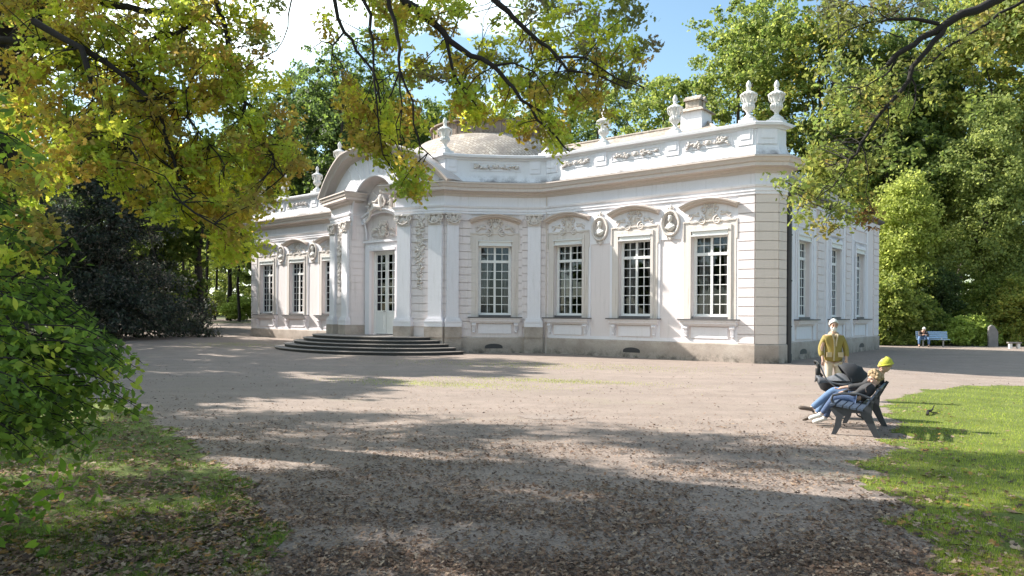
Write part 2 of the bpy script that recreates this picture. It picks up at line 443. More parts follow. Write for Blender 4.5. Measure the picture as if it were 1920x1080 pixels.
def lod(n, y0, y1, x0f, x1f):
    """points whose density falls with distance from the path's near end"""
    u = RNG.uniform(0, 1, n); Y = 1 / (1 / y0 + (1 / y1 - 1 / y0) * u)
    return Y, RNG.uniform(x0f, x1f, n) * Y
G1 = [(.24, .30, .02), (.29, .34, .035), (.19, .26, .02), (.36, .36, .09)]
Y, X = lod(210000, 4.6, 24, .1, 1.0)
gp = [(x, y) for x, y in zip(X, Y) if inside(x, y, LAWN_R) and noise.noise(Vector((x * 2.2, y * 2.2, 0))) > -.42]
tag(blades('grass', gp, .045, G1), 'short sunlit grass of the lawn beside the bench', 'grass', kind='stuff')
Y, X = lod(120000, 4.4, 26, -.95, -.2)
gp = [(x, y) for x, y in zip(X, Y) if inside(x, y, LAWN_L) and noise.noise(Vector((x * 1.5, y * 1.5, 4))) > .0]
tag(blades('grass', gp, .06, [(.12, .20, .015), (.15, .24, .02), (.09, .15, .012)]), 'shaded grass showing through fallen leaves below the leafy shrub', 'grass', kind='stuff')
gp = ring_pts(3500, -1.8, 19.8, 1.7, .5) + ring_pts(2500, 1.2, 20.8, 1.6, .35) + ring_pts(2500, 1.5, 27, 3, 1.0) + ring_pts(1800, -14.5, 40, 1.6, 1.4)
tag(blades('sparse_grass', gp, .03, G1), 'thin patches of grass sprouting in the gravel before the steps', 'grass', kind='stuff')

# fallen leaves
BR = [(.17, .10, .065), (.24, .155, .10), (.10, .06, .04), (.34, .25, .18), (.20, .13, .09), (.07, .045, .035)]
def litter(name, n, y0, y1, f0, f1, dens, tint, size=.07):
    Y, X = lod(n, y0, y1, f0, f1); P = []; sz = []
    for x, y in zip(X, Y):
        if random.random() < dens(x, y):
            P.append((x, y, ground(x, y) + random.uniform(.008, .03))); sz.append(size * random.choice((.55, .75, .9, 1, 1, 1.2, 1.6)))
    return leaves(name, P, np.array(sz), tint, M['litter'], None, SPRAY, up=.68)
def d_gravel(x, y):
    if inside(x, y, LAWN_R) or inside(x, y, LAWN_L): return 0
    e = .16 + .6 * sm((14.5 - y) / 4) + .3 * sm((2 - x) / 6) * sm((18 - y) / 5)
    # drifts along the lawn's edge
    for i in range(8, 15):
        ax, ay = LAWN_R[i]; dd = math.hypot(x - ax, y - ay)
        if dd < 1.5: e = max(e, .95 * (1 - dd / 1.7))
    e *= .38 + .9 * max(0, min(1, .45 + noise.noise(Vector((x * .6, y * 1.2, 7))) * 1.7))
    return e
def d_lawnL(x, y):
    return (.9 if noise.noise(Vector((x * 1.3, y * 1.3, 14))) > -.18 else .35) if inside(x, y, LAWN_L) else 0
def d_lawnR(x, y):
    if not inside(x, y, LAWN_R): return 0
    d = min(math.hypot(x - a, y - b) for a, b in LAWN_R[6:16]); return .09 + .75 * max(0, 1 - d / 1.5)
tag(litter('fallen_leaves', 170000, 4.4, 30, -.75, .75, d_gravel, BR, .038), 'brown fallen leaves strewn over the gravel forecourt', 'fallen leaves', kind='stuff')
tag(litter('fallen_leaves', 38000, 4.4, 14, -.8, -.15, d_lawnL, BR + [(.30, .16, .05), (.34, .23, .15)], .055), 'brown and orange fallen leaves on the shaded grass at left', 'fallen leaves', kind='stuff')
tag(litter('fallen_leaves', 14000, 4.4, 20, .3, .8, d_lawnR, BR + [(.30, .16, .05)], .058), 'brown fallen leaves along the edge of the sunlit lawn', 'fallen leaves', kind='stuff')
# ------------------------------------------------------------------ the palace
# its own frame: x along the front (right as seen from the court), y into the house, z up
B = empty('garden_palace', (-4.28, 40.22, 0), math.atan2(-.638, .77),
          'long white one storey rococo palace with urns along its parapet and a domed middle', 'palace')
T45 = .955
def arcpt(t):     # the concave bay between middle block and wing
    ax, ay, bx, by = 4.25, -3.4, 7.62, 0.0
    sag = 4 * .36 * t * (1 - t); k = .7071
    return (ax + (bx - ax) * t - k * sag, ay + (by - ay) * t + k * sag)
ARC = [arcpt(t) for t in (0, .13, .23, .77, .83, .95, 1)]
HALF = [(1.8, -4.1)] + ARC + [(17.75, 0), (18.43, .57), (18.52, 1.15), (18.1, 1.35)]
SIDE_END = (18.1, 16.9)
mir = lambda p: (-p[0], p[1])
RIGHT = HALF + [SIDE_END]
LEFT = [mir(p) for p in RIGHT][::-1]

def frame(P0, P1):
    d = Vector((P1[0] - P0[0], P1[1] - P0[1], 0)); L = d.length; ang = math.atan2(d.y, d.x)
    return Matrix.Translation((P0[0], P0[1], 0)) @ Matrix.Rotation(ang, 4, 'Z'), L, ang
def put(o, P0, ang, u=0.0, z=0.0):
    o.location = (P0[0] + math.cos(ang) * u, P0[1] + math.sin(ang) * u, z); o.rotation_euler = (0, 0, ang); return o

def sweep(mb, path, prof, close=False):
    """profile of (outward, z) along a plan path, outward = to the right of travel"""
    n = len(path); b = len(mb.v); k = len(prof)
    for i, p in enumerate(path):
        p = Vector(p)
        a = (p - Vector(path[i - 1])).normalized() if i else None
        c = (Vector(path[i + 1]) - p).normalized() if i < n - 1 else None
        if a is None: a = c
        if c is None: c = a
        na = Vector((a.y, -a.x)); nc = Vector((c.y, -c.x)); m = (na + nc).normalized(); m /= max(.4, m.dot(na))
        for o, z in prof: mb.v.append((p.x + m.x * o, p.y + m.y * o, z))
    for i in range(n - 1):
        for j in range(k - (0 if close else 1)):
            j2 = (j + 1) % k
            mb.f.append((b + i * k + j, b + (i + 1) * k + j, b + (i + 1) * k + j2, b + i * k + j2))
    if close:
        mb.f.append(tuple(b + j for j in range(k))); mb.f.append(tuple(b + (n - 1) * k + j for j in range(k))[::-1])

def wallseg(mb, P0, P1, z0, z1, holes=(), depth=.34):
    Mx, L, _ = frame(P0, P1)
    us = sorted({0, L} | {h[0] for h in holes} | {h[1] for h in holes}); zs = sorted({z0, z1} | {h[2] for h in holes} | {h[3] for h in holes})
    for i in range(len(us) - 1):
        for j in range(len(zs) - 1):
            um, zm = (us[i] + us[i + 1]) / 2, (zs[j] + zs[j + 1]) / 2
            if any(h[0] < um < h[1] and h[2] < zm < h[3] for h in holes): continue
            mb.add([Mx @ Vector(v) for v in ((us[i], 0, zs[j]), (us[i + 1], 0, zs[j]), (us[i + 1], 0, zs[j + 1]), (us[i], 0, zs[j + 1]))], [(0, 1, 2, 3)])
    for a, c, e, g in holes:
        q = [(a, e), (c, e), (c, g), (a, g)]
        for k in range(4):
            (x0, w0), (x1, w1) = q[k], q[(k + 1) % 4]
            mb.add([Mx @ Vector(v) for v in ((x0, 0, w0), (x1, 0, w1), (x1, depth, w1), (x0, depth, w0))], [(0, 1, 2, 3)])

def fb(mb, P0, P1, u0, u1, o0, o1, z0, z1):
    """box on the wall P0-P1, from o0 to o1 metres in front of it"""
    Mx, _, _ = frame(P0, P1); mb.box(u0, u1, -o1, -o0, z0, z1, Mx)

WZ0, WZ1, WH = 1.80, 5.30, .78
def hole(u): return (u - WH, u + WH, WZ0, WZ1)
WING0, WING1 = (7.62, 0), (17.75, 0)
WU = [17.75 - 8.83 - 7.62 + .02, 17.75 - 5.33 - 7.62 + .02, 17.75 - 1.85 - 7.62]
MU = [(WU[0] + WU[1]) / 2, (WU[1] + WU[2]) / 2]
SW = [4.5, 9.0, 13.1]        # side windows, distance from the front

walls = MB(); trim = MB(); plinth = MB(); panels = MB()
def courses(P0, P1, u0, u1, z0, z1, holes=(), o=.055, h=.364, mat='cream'):
    z = z0; rustic = MB()
    while z < z1 - .05:
        zt = min(z + h - (.034 if mat == 'cream' else .024), z1)
        spans = [(u0, u1)]
        for a, c, e, g in holes:
            if zt > e and z < g:
                ns = []
                for s0, s1 in spans:
                    if a > s0: ns.append((s0, min(a, s1)))
                    if c < s1: ns.append((max(c, s0), s1))
                spans = [x for x in ns if x[1] - x[0] > .02]
        for s0, s1 in spans: fb(rustic, P0, P1, s0, s1, 0, o, z, zt)
        z += h
    rustic.build('rusticated_courses', M[mat], B)

for side in (1, -1):
    trim = MB()
    path = RIGHT if side == 1 else LEFT
    for i in range(len(path) - 1):
        P0, P1 = path[i], path[i + 1]; _, L, ang = frame(P0, P1)
        holes = []
        s_ = path.index(P0)
        key = i if side == 1 else len(path) - 2 - i
        if key == 7: holes = [hole(u if side == 1 else L - u) for u in WU]
        elif key == 3: holes = [hole(L / 2)]
        elif key == 11: holes = [hole(u - 1.35 if side == 1 else L - (u - 1.35)) for u in SW]
        top = 8.0 if key < 11 else 7.0
        wallseg(walls, P0, P1, -.6, top, holes)
        if key == 0:                                   # flank of the middle block
            courses(P0, P1, 0, L, 1.24, 6.55)
        elif key in (1, 2, 4, 5, 6): courses(P0, P1, 0, L, 1.24 if key != 2 else .78, 6.55)
        elif key == 3:
            for e in ((0, L / 2 - 1.12), (L / 2 + 1.12, L)): courses(P0, P1, e[0], e[1], .78, 6.55)
        elif key == 7:
            r = (L - .66, L) if side == 1 else (0, .66); courses(P0, P1, r[0], r[1], .76, 6.55)
            r = (0, .2) if side == 1 else (L - .2, L); courses(P0, P1, r[0], r[1], .76, 6.55)
        elif key in (8, 9): courses(P0, P1, 0, L, .76, 7.35, mat='bounce_warm')
        elif key == 10: courses(P0, P1, 0, L, .76, 6.9)
        elif key == 11:
            us = [u - 1.35 if side == 1 else L - (u - 1.35) for u in SW]; us.sort()
            mids = [(us[0] + us[1]) / 2, (us[1] + us[2]) / 2]
            ends = [(0.0, .35), (L - 1.1, L - .1)] if side == 1 else [(L - .35, L), (.1, 1.1)]
            for m_ in mids: ends.append((m_ - .42, m_ + .42))
            for a, c in ends: courses(P0, P1, a, c, .8, 6.6, h=.364)
            for u in us:
                for a, c, e, g in ((u - 1.5, u - 1.2, .8, 6.6), (u + 1.2, u + 1.5, .8, 6.6), (u - 1.2, u + 1.2, 6.25, 6.6),
                                   (u - 1.1, u - .78, 1.65, 5.6), (u + .78, u + 1.1, 1.65, 5.6), (u - .78, u + .78, 5.3, 5.6), (u - .95, u + .95, .85, 1.4)):
                    fb(trim, P0, P1, a, c, .0, .05, e, g)
            fb(trim, P0, P1, 0, L, 0, .07, 6.62, 6.9)
    # plinth
    pp = [(1.8, -3.4)] + RIGHT[:]
    if side == -1: pp = [mir(p) for p in pp][::-1]
    else: pp = list(pp)
    sweep(plinth, pp, [(.0, -.6), (.075, -.6), (.075, .70), (.05, .74), (0, .745)])
    # the wing's flat white framework with sunk cream fields
    P0, P1 = (WING0, WING1) if side == 1 else (mir(WING1), mir(WING0)); L = 10.13
    fl = (lambda a, c: (a, c)) if side == 1 else (lambda a, c: (L - c, L - a))
    us = WU; e = 1.13
    segs = []
    segs.append((.2, us[0] - e, .745, 6.6))
    for k, u in enumerate(us):
        segs += [(u - e, u + e, .745, .86), (u - e, u - .92, .86, 1.45), (u + .92, u + e, .86, 1.45), (u - e, u + e, 5.62, 6.6)]
        if k < 2:
            a, c = u + e, us[k + 1] - e
            segs += [(a, a + .11, .745, 5.0), (c - .11, c, .745, 5.0), (a + .11, c - .11, .745, .88), (a, c, 5.0, 6.6)]
    segs.append((us[2] + e, L - .66, .745, 6.6))
    for a, c, z0, z1 in segs:
        a, c = fl(a, c); fb(trim, P0, P1, a, c, 0, .035, z0, z1)
    trim.build('wall_panelling', M['white'], B)
P_BACK = [SIDE_END, mir(SIDE_END)]
wallseg(walls, P_BACK[0], P_BACK[1], -.6, 7.0)
# recessed door bay
wallseg(walls, (-1.42, -3.4), (1.42, -3.4), -.1, 8.75, [(-.96 + 1.42, .96 + 1.42, .76, 5.15)], .3)
for P0, P1 in (((-1.8, -4.1), (-1.42, -3.4)), ((1.42, -3.4), (1.8, -4.1))):
    wallseg(walls, P0, P1, -.1, 7.0); _, L, _ = frame(P0, P1)
    courses(P0, P1, .03, L - .03, 1.24, 7.0, o=.035)
    fb(plinth, P0, P1, 0.02, L - .02, 0, .06, .6, 1.22)
walls.build('wall', M['cream'], B)
for q in (plinth,): q.build('plinth', M['plinth'], B)

# entablature and cornice, each side from the niche round to the end of the chamfered corner
ENT = [(0, 6.56), (.09, 6.56), (.09, 6.67), (.12, 6.68), (.12, 6.80), (.17, 6.84), (.20, 6.92), (.06, 6.94), (.06, 7.36), (0, 7.37)]
CORN = [(0, 7.36), (.10, 7.36), (.13, 7.45), (.22, 7.50), (.26, 7.56), (.50, 7.58), (.50, 7.71), (.55, 7.74), (.60, 7.86), (.65, 7.90), (.65, 7.96), (.2, 8.04), (-.3, 8.05)]
LEADC = [(.655, 7.962), (.20, 8.055), (.0, 8.075)]
PAR = [(.0, 8.0), (.17, 8.04), (.15, 8.10), (.05, 8.30), (.0, 8.55), (.0, 9.08), (.05, 9.10), (.09, 9.17), (.21, 9.21), (.23, 9.31), (.20, 9.34), (-.45, 9.36), (-.45, 8.0)]
epath = [(1.62, -3.45), (1.74, -4.08)] + HALF[:]
epath = [(1.72, -3.5)] + HALF
ent = MB(); cor = MB(); lead = MB(); par = MB()
for side in (1, -1):
    p = epath if side == 1 else [mir(q) for q in epath][::-1]
    sweep(ent, p, ENT); sweep(cor, p, CORN)
    # lead flashing only where it can be seen from below as a dark line
    sweep(lead, p, LEADC)
    q = [(3.1, -3.2)] + HALF[1:]
    if side == -1: q = [mir(w) for w in q][::-1]
    sweep(par, q, PAR, True)
ent.build('entablature', M['white'], B); cor.build('cornice', M['tan'], B, True, 25); lead.build('flashing', M['lead'], B); par.build('parapet', M['parapet'], B, True, 25)
for side in (1, -1):
    eav = MB()
    p = [(18.1, 1.6), (18.1, 16.9)]
    if side == -1: p = [mir(w) for w in p][::-1]
    sweep(eav, p, [(0, 6.88), (.12, 6.9), (.3, 6.98), (.34, 7.08), (.30, 7.10), (.0, 7.12)])
    eav.build('eave', M['lead'], B)

# roofs
rf = MB()
for s in (1, -1):
    e0, e1, y0, y1, ry, zr = 3.0, 18.35, .9, 17.1, 7.4, 11.65
    vs = [(s * e0, y0, 8.3), (s * 17.3, y0, 8.3), (s * e1, 1.6, 7.1), (s * e1, y1, 7.1), (s * e0, y1, 7.1), (s * e0, ry, zr), (s * 12.3, ry, zr)]
    rf.add(vs, [(0, 1, 6, 5), (1, 2, 6), (2, 3, 6), (3, 4, 5, 6)])
rf.box(-3.2, 3.2, -3.0, 15.4, 7.9, 8.5); rf.add([(x, y, 8.32) for x, y in ((3.3, -2.5), (7.6, 1.0), (3.0, 1.2))], [(0, 1, 2)])
rf.add([(x, y, 8.32) for x, y in ((-3.3, -2.5), (-7.6, 1.0), (-3.0, 1.2))], [(0, 2, 1)])
roofo = rf.build('roof', M['roof'], B)
for s in (1, -1):
    rd = MB(); rd.tube([(s * 3, 7.4, 11.68), (s * 12.3, 7.4, 11.68), (s * 17.3, .9, 8.36)], .09, 8); rd.build('ridge_cap', M['roof'], roofo)
def chimney(x, y):
    c = MB(); c.box(x - 1.15, x, y, y + 1.15, 10.0, 12.15); o = c.build('chimney', M['white'], roofo)
    k = MB(); k.add([(x - 1.33, y - .18, 12.15), (x + .18, y - .18, 12.15), (x + .18, y + 1.33, 12.15), (x - 1.33, y + 1.33, 12.15),
                     (x - 1.0, y + .2, 12.42), (x - .15, y + .2, 12.42), (x - .15, y + .95, 12.42), (x - 1.0, y + .95, 12.42)],
                    [(0, 1, 5, 4), (1, 2, 6, 5), (2, 3, 7, 6), (3, 0, 4, 7), (4, 5, 6, 7), (3, 2, 1, 0)])
    for yy in (y + .28, y + .72):
        k.box(x - .95, x - .2, yy - .14, yy + .14, 12.4, 12.75)
        k.prism([(x - 1.0, 12.75), (x - .15, 12.75), (x - .15, 12.8), (x - 1.0, 12.8)], yy - .24, yy + .24)
        k.add([(x - 1.03, yy - .26, 12.74), (x - .12, yy - .26, 12.74), (x - .12, yy, 13.0), (x - 1.03, yy, 13.0), (x - 1.03, yy + .26, 12.74), (x - .12, yy + .26, 12.74)],
              [(0, 1, 2, 3), (3, 2, 5, 4), (0, 3, 4), (1, 5, 2)])
    k.build('chimney_cap', M['roof'], roofo)
chimney(12.35, 6.6); chimney(-11.2, 6.6)
dm = MB()
dm.lathe([(6.4, 8.2), (6.3, 9.0), (5.9, 9.7), (5.3, 10.35), (4.7, 10.9), (4.0, 11.4), (3.2, 11.7)], (0, 4.5, 0), 48)
dmo = dm.build('dome', M['roof'], B, True)
rg = MB(); rg.lathe([(3.42, 11.58), (3.42, 11.7), (3.3, 11.71), (3.3, 12.32), (3.45, 12.34), (3.45, 12.42), (3.1, 12.42), (3.1, 11.8)], (0, 4.5, 0), 40)
for k in range(40):
    t = k * math.pi / 20; Mk = Matrix.Translation((0, 4.5, 0)) @ Matrix.Rotation(t, 4, 'Z'); rg.box(3.28, 3.35, -.03, .03, 11.72, 12.33, Mk)
rg.build('platform_railing', M['boards'], dmo)
rod = MB(); rod.tube([(-3.0, -2.0, 8.4), (-3.0, -2.0, 11.0)], .02, 6); rod.build('lightning_rod', M['lead'], B)

im = MB(); im.box(-16.6, 16.6, 1.9, 14.2, -.2, 7.0); im.box(-3.2, 3.2, -1.6, 1.895, -.2, 7.6); im.build('interior_dark_box', M['interior'], B)  # dark boxes added behind the windows so the rooms read unlit
# ---- urns
def urn_mesh():
    m = MB(); m.box(-.33, .33, -.33, .33, 0, .16)
    m.lathe([(.30, .16), (.29, .24), (.20, .30), (.10, .38), (.085, .46), (.12, .50), (.19, .58), (.235, .66), (.24, .74), (.20, .80), (.205, .84), (.25, 1.02),
             (.30, 1.10), (.345, 1.14), (.35, 1.18), (.30, 1.22), (.22, 1.27), (.12, 1.31), (.08, 1.36), (.10, 1.40), (.07, 1.44), (.11, 1.50), (.115, 1.56), (.08, 1.66), (.02, 1.74)], n=22)
    for k in range(14):       # gadroons and a ruffled lip
        t = 2 * math.pi * k / 14; m.ball((.225 * math.cos(t), .225 * math.sin(t), .70), (.05, .05, .11), 6, 5)
        m.ball((.335 * math.cos(t), .335 * math.sin(t), 1.15), (.045, .045, .05), 6, 4)
    for k in range(4):
        t = math.pi / 4 + k * math.pi / 2; c, s_ = math.cos(t), math.sin(t)
        m.tube([(.24 * c, .24 * s_, .86), (.33 * c, .33 * s_, .96), (.34 * c, .34 * s_, 1.08), (.27 * c, .27 * s_, 1.12)], .035, 6)
    m.v = [(x * .9, y * .9, z) for x, y, z in m.v]
    return m.build('urn', M['urn'], B, True, 50)
u0 = urn_mesh(); first = True
URN = [(17.35, .28), (18.22, .92), (14.2, .22), (10.67, .22), (7.45, .28), (4.0, -3.15)]
for x, y in URN + [mir(p) for p in URN]:
    o = u0 if first else u0.copy()
    if not first: COL.objects.link(o)
    first = False; o.location = (x, y, 9.36)

# ---- ornament helpers (relief in window-like frames: x right, y into wall)
def scroll(m, cx, cz, r, turns=1.25, a0=0, y=-.06, w=.035, flip=1, sx=1):
    pts = []; n = 16
    for i in range(n + 1):
        t = i / n; rr = r * (1 - .78 * t); a = a0 + flip * 2 * math.pi * turns * t
        pts.append((cx + sx * rr * math.cos(a), y, cz + rr * math.sin(a)))
    m.tube(pts, [w * (1 - .45 * i / n) for i in range(n + 1)], 6)
def leafy(m, x, z, L, a, y=-.05, w=.07, th=.045):
    c, s_ = math.cos(a), math.sin(a)
    Mq = Matrix.Rotation(-a, 3, 'Y')
    m.ball((x + c * L / 2, y, z + s_ * L / 2), (L / 2, th, w), 8, 5, Mq)
def cartouche(m, z, s=1.0, rich=True):
    m.ball((0, -.02, z), (.20 * s, .07, .26 * s), 12, 8)
    for f in (1, -1):
        scroll(m, f * .30 * s, z - .20 * s, .17 * s, 1.3, math.pi / 2, flip=f, w=.04 * s)
        scroll(m, f * .25 * s, z + .20 * s, .13 * s, 1.2, -math.pi / 2, flip=-f, w=.035 * s)
        leafy(m, f * .38 * s, z - .02, f * .34 * s, f * .25, w=.06 * s); leafy(m, f * .45 * s, z - .24 * s, f * .34 * s, -f * .1, w=.05 * s)
        leafy(m, f * .12 * s, z + .26 * s, f * .2 * s, f * .9, w=.05 * s)
        if rich:
            m.tube([(f * .42 * s, -.05, z + .10 * s), (f * .62 * s, -.05, z + .02 * s), (f * .74 * s, -.05, z - .12 * s), (f * .82 * s, -.04, z - .14 * s)], [.035, .04, .03, .02], 6)
            scroll(m, f * .74 * s, z - .02, .09 * s, 1.1, math.pi, flip=f, w=.022)
    for k in range(-2, 3): leafy(m, k * .05 * s, z + .24 * s, .2 * s, math.pi / 2 - k * .4, w=.035)
    m.ball((0, -.08, z + .06), (.09 * s, .06, .11 * s), 8, 6)

# ---- windows
CURT = {}
def curtain(x0, x1, z0, z1, tie=0):
    m = MB(); n = 18; k = 14; vs = []
    for j in range(k + 1):
        t = j / k; z = z1 + (z0 - z1) * t
        pull = tie * (sm(t / .62) if t < .62 else 1 - .25 * sm((t - .62) / .38))
        for i in range(n + 1):
            u = i / n; x = x0 + (x1 - x0) * u * (1 - pull)
            vs.append((x, .42 + .028 * math.sin(u * 26 + t) + .012 * math.sin(u * 61), z))
    m.add(vs, [(j * (n + 1) + i, j * (n + 1) + i + 1, (j + 1) * (n + 1) + i + 1, (j + 1) * (n + 1) + i) for j in range(k) for i in range(n)])
    return m
def make_window(curt=True, ornate=True, blind=True, mirror=False):
    f = MB(); y0, y1 = .17, .25
    top = 5.06
    zt = 4.33
    def bar(a, c, e, g, t=0): f.box(a, c, y0 - t, y1, e, g)
    bar(-WH, -WH + .13, WZ0, top); bar(WH - .13, WH, WZ0, top); bar(-WH + .13, WH - .13, WZ0, WZ0 + .10); bar(-WH + .13, WH - .13, top - .07, top)
    bar(-WH + .13, WH - .13, zt - .06, zt + .06, .03); bar(-.05, .05, WZ0 + .1, zt - .06, .015); bar(-.05, .05, zt + .06, top - .07, .015)
    for s in (-1, 1):
        xc = s * .345
        f.box(xc - .016, xc + .016, y0 + .01, y1 - .01, WZ0 + .1, top - .07)
        for k in range(1, 6):
            z = WZ0 + .1 + (zt - .16 - WZ0) * k / 6; f.box(-.65 if s < 0 else .05, -.05 if s < 0 else .65, y0 + .012, y1 - .012, z - .016, z + .016)
        z = (zt + .06 + top - .07) / 2; f.box(-.65 if s < 0 else .05, -.05 if s < 0 else .65, y0 + .012, y1 - .012, z - .016, z + .016)
    w = f.build('window', M['paint'], B)
    g = MB(); g.box(-.64, .64, .205, .211, WZ0 + .09, top - .06); g.build('pane', M['glass'], w)
    if blind:
        b = MB(); b.box(-WH - .02, WH + .02, -.10, .2, 5.06, 5.10); b.box(-WH + .01, WH - .01, -.06, .16, 5.10, 5.30)
        b.prism([(-WH - .04, 5.26), (WH + .04, 5.26), (WH + .04, 5.31), (-WH - .04, 5.31)], -.13, 0)
        b.build('blind_box', M['paint'], w)
    sl = MB(); sl.box(-.76, .76, -.05, .25, 1.71, 1.795); sl.box(-1.28, 1.28, -.34, 0, 1.655, 1.70); sl.build('sill', M['lead'], w)
    u = MB(); u.box(-1.25, 1.25, -.30, 0, 1.60, 1.652); u.box(-1.2, 1.2, -.24, 0, 1.50, 1.60); u.box(-1.17, 1.17, -.13, 0, 1.42, 1.50)
    if ornate:
        for s in (-1, 1):
            x = s * 1.0; u.prism([(-.0, 0)] * 0 or [(x - .10, 1.42), (x + .10, 1.42), (x + .09, 1.2), (x + .045, .95), (x - .045, .95), (x - .09, 1.2)], -.11, 0)
            u.tube([(x - .1, -.13, 1.34), (x + .1, -.13, 1.34)], .075, 10); u.tube([(x - .05, -.09, 1.0), (x + .05, -.09, 1.0)], .05, 8)
            for q in (-.05, 0, .05): u.tube([(x + q, -.19, 1.38), (x + q, -.15, 1.22), (x + q * .7, -.115, 1.05)], .018, 5)
        u.box(-.78, .78, -.05, 0, .92, 1.36)
    u.build('apron', M['white' if ornate else 'cream'], w)
    s_ = MB()
    for a, c, e, g_, o in ((-.92, -.80, 1.70, 5.46, .09), (.80, .92, 1.70, 5.46, .09), (-.80, .80, 5.32, 5.46, .09), (-1.12, -.92, 1.70, 5.62, .05), (.92, 1.12, 1.70, 5.62, .05), (-.92, .92, 5.46, 5.62, .05)):
        s_.box(a, c, -o, 0, e, g_)
    s_.box(-1.18, -1.12, -.08, 0, 4.9, 5.68); s_.box(1.12, 1.18, -.08, 0, 4.9, 5.68); s_.box(-1.12, 1.12, -.09, 0, 5.62, 5.68)
    s_.build('surround', M['carve' if ornate else 'white'], w)
    if ornate:
        h = MB(); n = 14; prof = [(0, -.14), (.06, -.13), (.10, -.08), (.26, -.06), (.28, .0), (.36, .02), (.38, .07), (0, .12)]
        k = len(prof); b0 = len(h.v)
        for i in range(n + 1):
            t = -1 + 2 * i / n; x = t * 1.2; z = 6.20 + .27 * (1 - t * t); sl_ = -.54 * t / 1.2; nx, nz = -sl_ / math.hypot(sl_, 1), 1 / math.hypot(sl_, 1)
            for o, up in prof: h.v.append((x + nx * up, -o, z + nz * up))
        for i in range(n):
            for j in range(k):
                j2 = (j + 1) % k; h.f.append((b0 + i * k + j, b0 + (i + 1) * k + j, b0 + (i + 1) * k + j2, b0 + i * k + j2))
        h.f.append(tuple(b0 + j for j in range(k))); h.f.append(tuple(b0 + n * k + j for j in range(k))[::-1])
        h.build('hood_moulding', M['tan'], w)
        c = MB(); cartouche(c, 5.90, 1.12); c.build('cartouche', M['carve'], w, True, 60)
    if curt:
        cv = curtain(-.66, -.02, 1.85, 5.0, .35).build('curtain', M['curtain'], w, True)
        c2 = curtain(.66, .36, 1.85, 5.0, .3).build('curtain', M['curtain'], w, True)
    return w
w0 = make_window()
w1 = make_window(ornate=False, curt=True)
fresh = {id(w0): True, id(w1): True}
def wput(src, P0, ang, u):
    if fresh.pop(id(src), None): o = src
    else: o = copy_tree(src)
    o.parent = B
    return put(o, P0, ang, u)
for side in (1, -1):
    for u in WU: wput(w0, WING0 if side == 1 else mir(WING1), 0, u if side == 1 else 10.13 - u)
    a, c = (ARC[2], ARC[3]) if side == 1 else (mir(ARC[3]), mir(ARC[2]))
    _, L, ang = frame(a, c); wput(w0, a, ang, L / 2)
    a, c = ((18.1, 1.35), SIDE_END) if side == 1 else (mir(SIDE_END), (-18.1, 1.35))
    _, L, ang = frame(a, c)
    for u in SW: wput(w1, a, ang, u - 1.35 if side == 1 else L - (u - 1.35))

# ---- medallions with busts
def medallion():
    f = MB(); pts = [(.40 * math.cos(t), -.09, 5.68 + .50 * math.sin(t)) for t in [2 * math.pi * i / 28 for i in range(29)]]
    f.tube(pts, .055, 8, False); pts = [(.33 * math.cos(t), -.06, 5.68 + .42 * math.sin(t)) for t in [2 * math.pi * i / 28 for i in range(29)]]; f.tube(pts, .03, 6, False)
    for s in (-1, 1): scroll(f, s * .12, 5.12, .10, 1.2, math.pi / 2, flip=s, w=.03); scroll(f, s * .1, 6.28, .09, 1.1, -math.pi / 2, flip=-s, w=.025)
    leafy(f, 0, 6.2, .26, math.pi / 2, w=.07); leafy(f, 0, 5.16, .22, -math.pi / 2, w=.06)
    o = f.build('medallion', M['carve'], B, True, 60)
    k = MB(); k.lathe([(.40, 0), (.34, .03), (.2, .045), (.02, .05)], n=24)
    k.v = [(x, -.01 - (.05 - z) * .5 , 5.68 + y * 1.22) for x, y, z in k.v]; k.build('medallion_field', M['tan'], o, True)
    b = MB(); b.ball((0, -.11, 5.86), (.10, .10, .135), 10, 8); b.ball((.02, -.20, 5.85), (.03, .04, .04), 6, 5); b.tube([(0, -.09, 5.76), (0, -.09, 5.66)], .06, 8)
    b.ball((0, -.08, 5.52), (.21, .11, .17), 12, 7); b.ball((0, -.09, 5.95), (.11, .11, .07), 8, 6)
    b.tube([(-.2, -.1, 5.5), (0, -.18, 5.46), (.2, -.1, 5.56)], .05, 6); b.build('bust', M['urn'], o, True)
    return o
md = medallion(); ff = True
for side in (1, -1):
    for u in MU:
        o = md if ff else copy_tree(md); ff = False; o.parent = B
        put(o, WING0 if side == 1 else mir(WING1), 0, u if side == 1 else 10.13 - u)

# ---- pilasters
def capital(m, w, z=6.05, o=.2):
    m.prism([(-w * .5, z - .03), (w * .5, z - .03), (w * .5, z + .03), (-w * .5, z + .03)], -o - .03, 0)
    m.prism([(-w * .46, z + .03), (w * .46, z + .03), (w * .56, z + .42), (-w * .56, z + .42)], -o, 0)
    m.box(-w * .66, w * .66, -o - .10, 0, z + .42, z + .50)
    for s in (-1, 1):
        scroll(m, s * w * .50, z + .30, .15, 1.5, math.pi / 2, y=-o - .06, flip=s, w=.045)
        leafy(m, s * w * .2, z + .05, .28, math.pi / 2 + s * .1, y=-o - .02, w=.08); leafy(m, s * w * .42, z + .02, .26, math.pi / 2 - s * .2, y=-o - .02, w=.07)
        m.tube([(s * w * .4, -o - .05, z + .16), (s * w * .2, -o - .09, z + .06), (0, -o - .09, z + .02)], .03, 6)
    leafy(m, 0, z + .08, .34, math.pi / 2, y=-o - .04, w=.09); m.ball((0, -o - .08, z + .44), (.08, .06, .07), 8, 6)
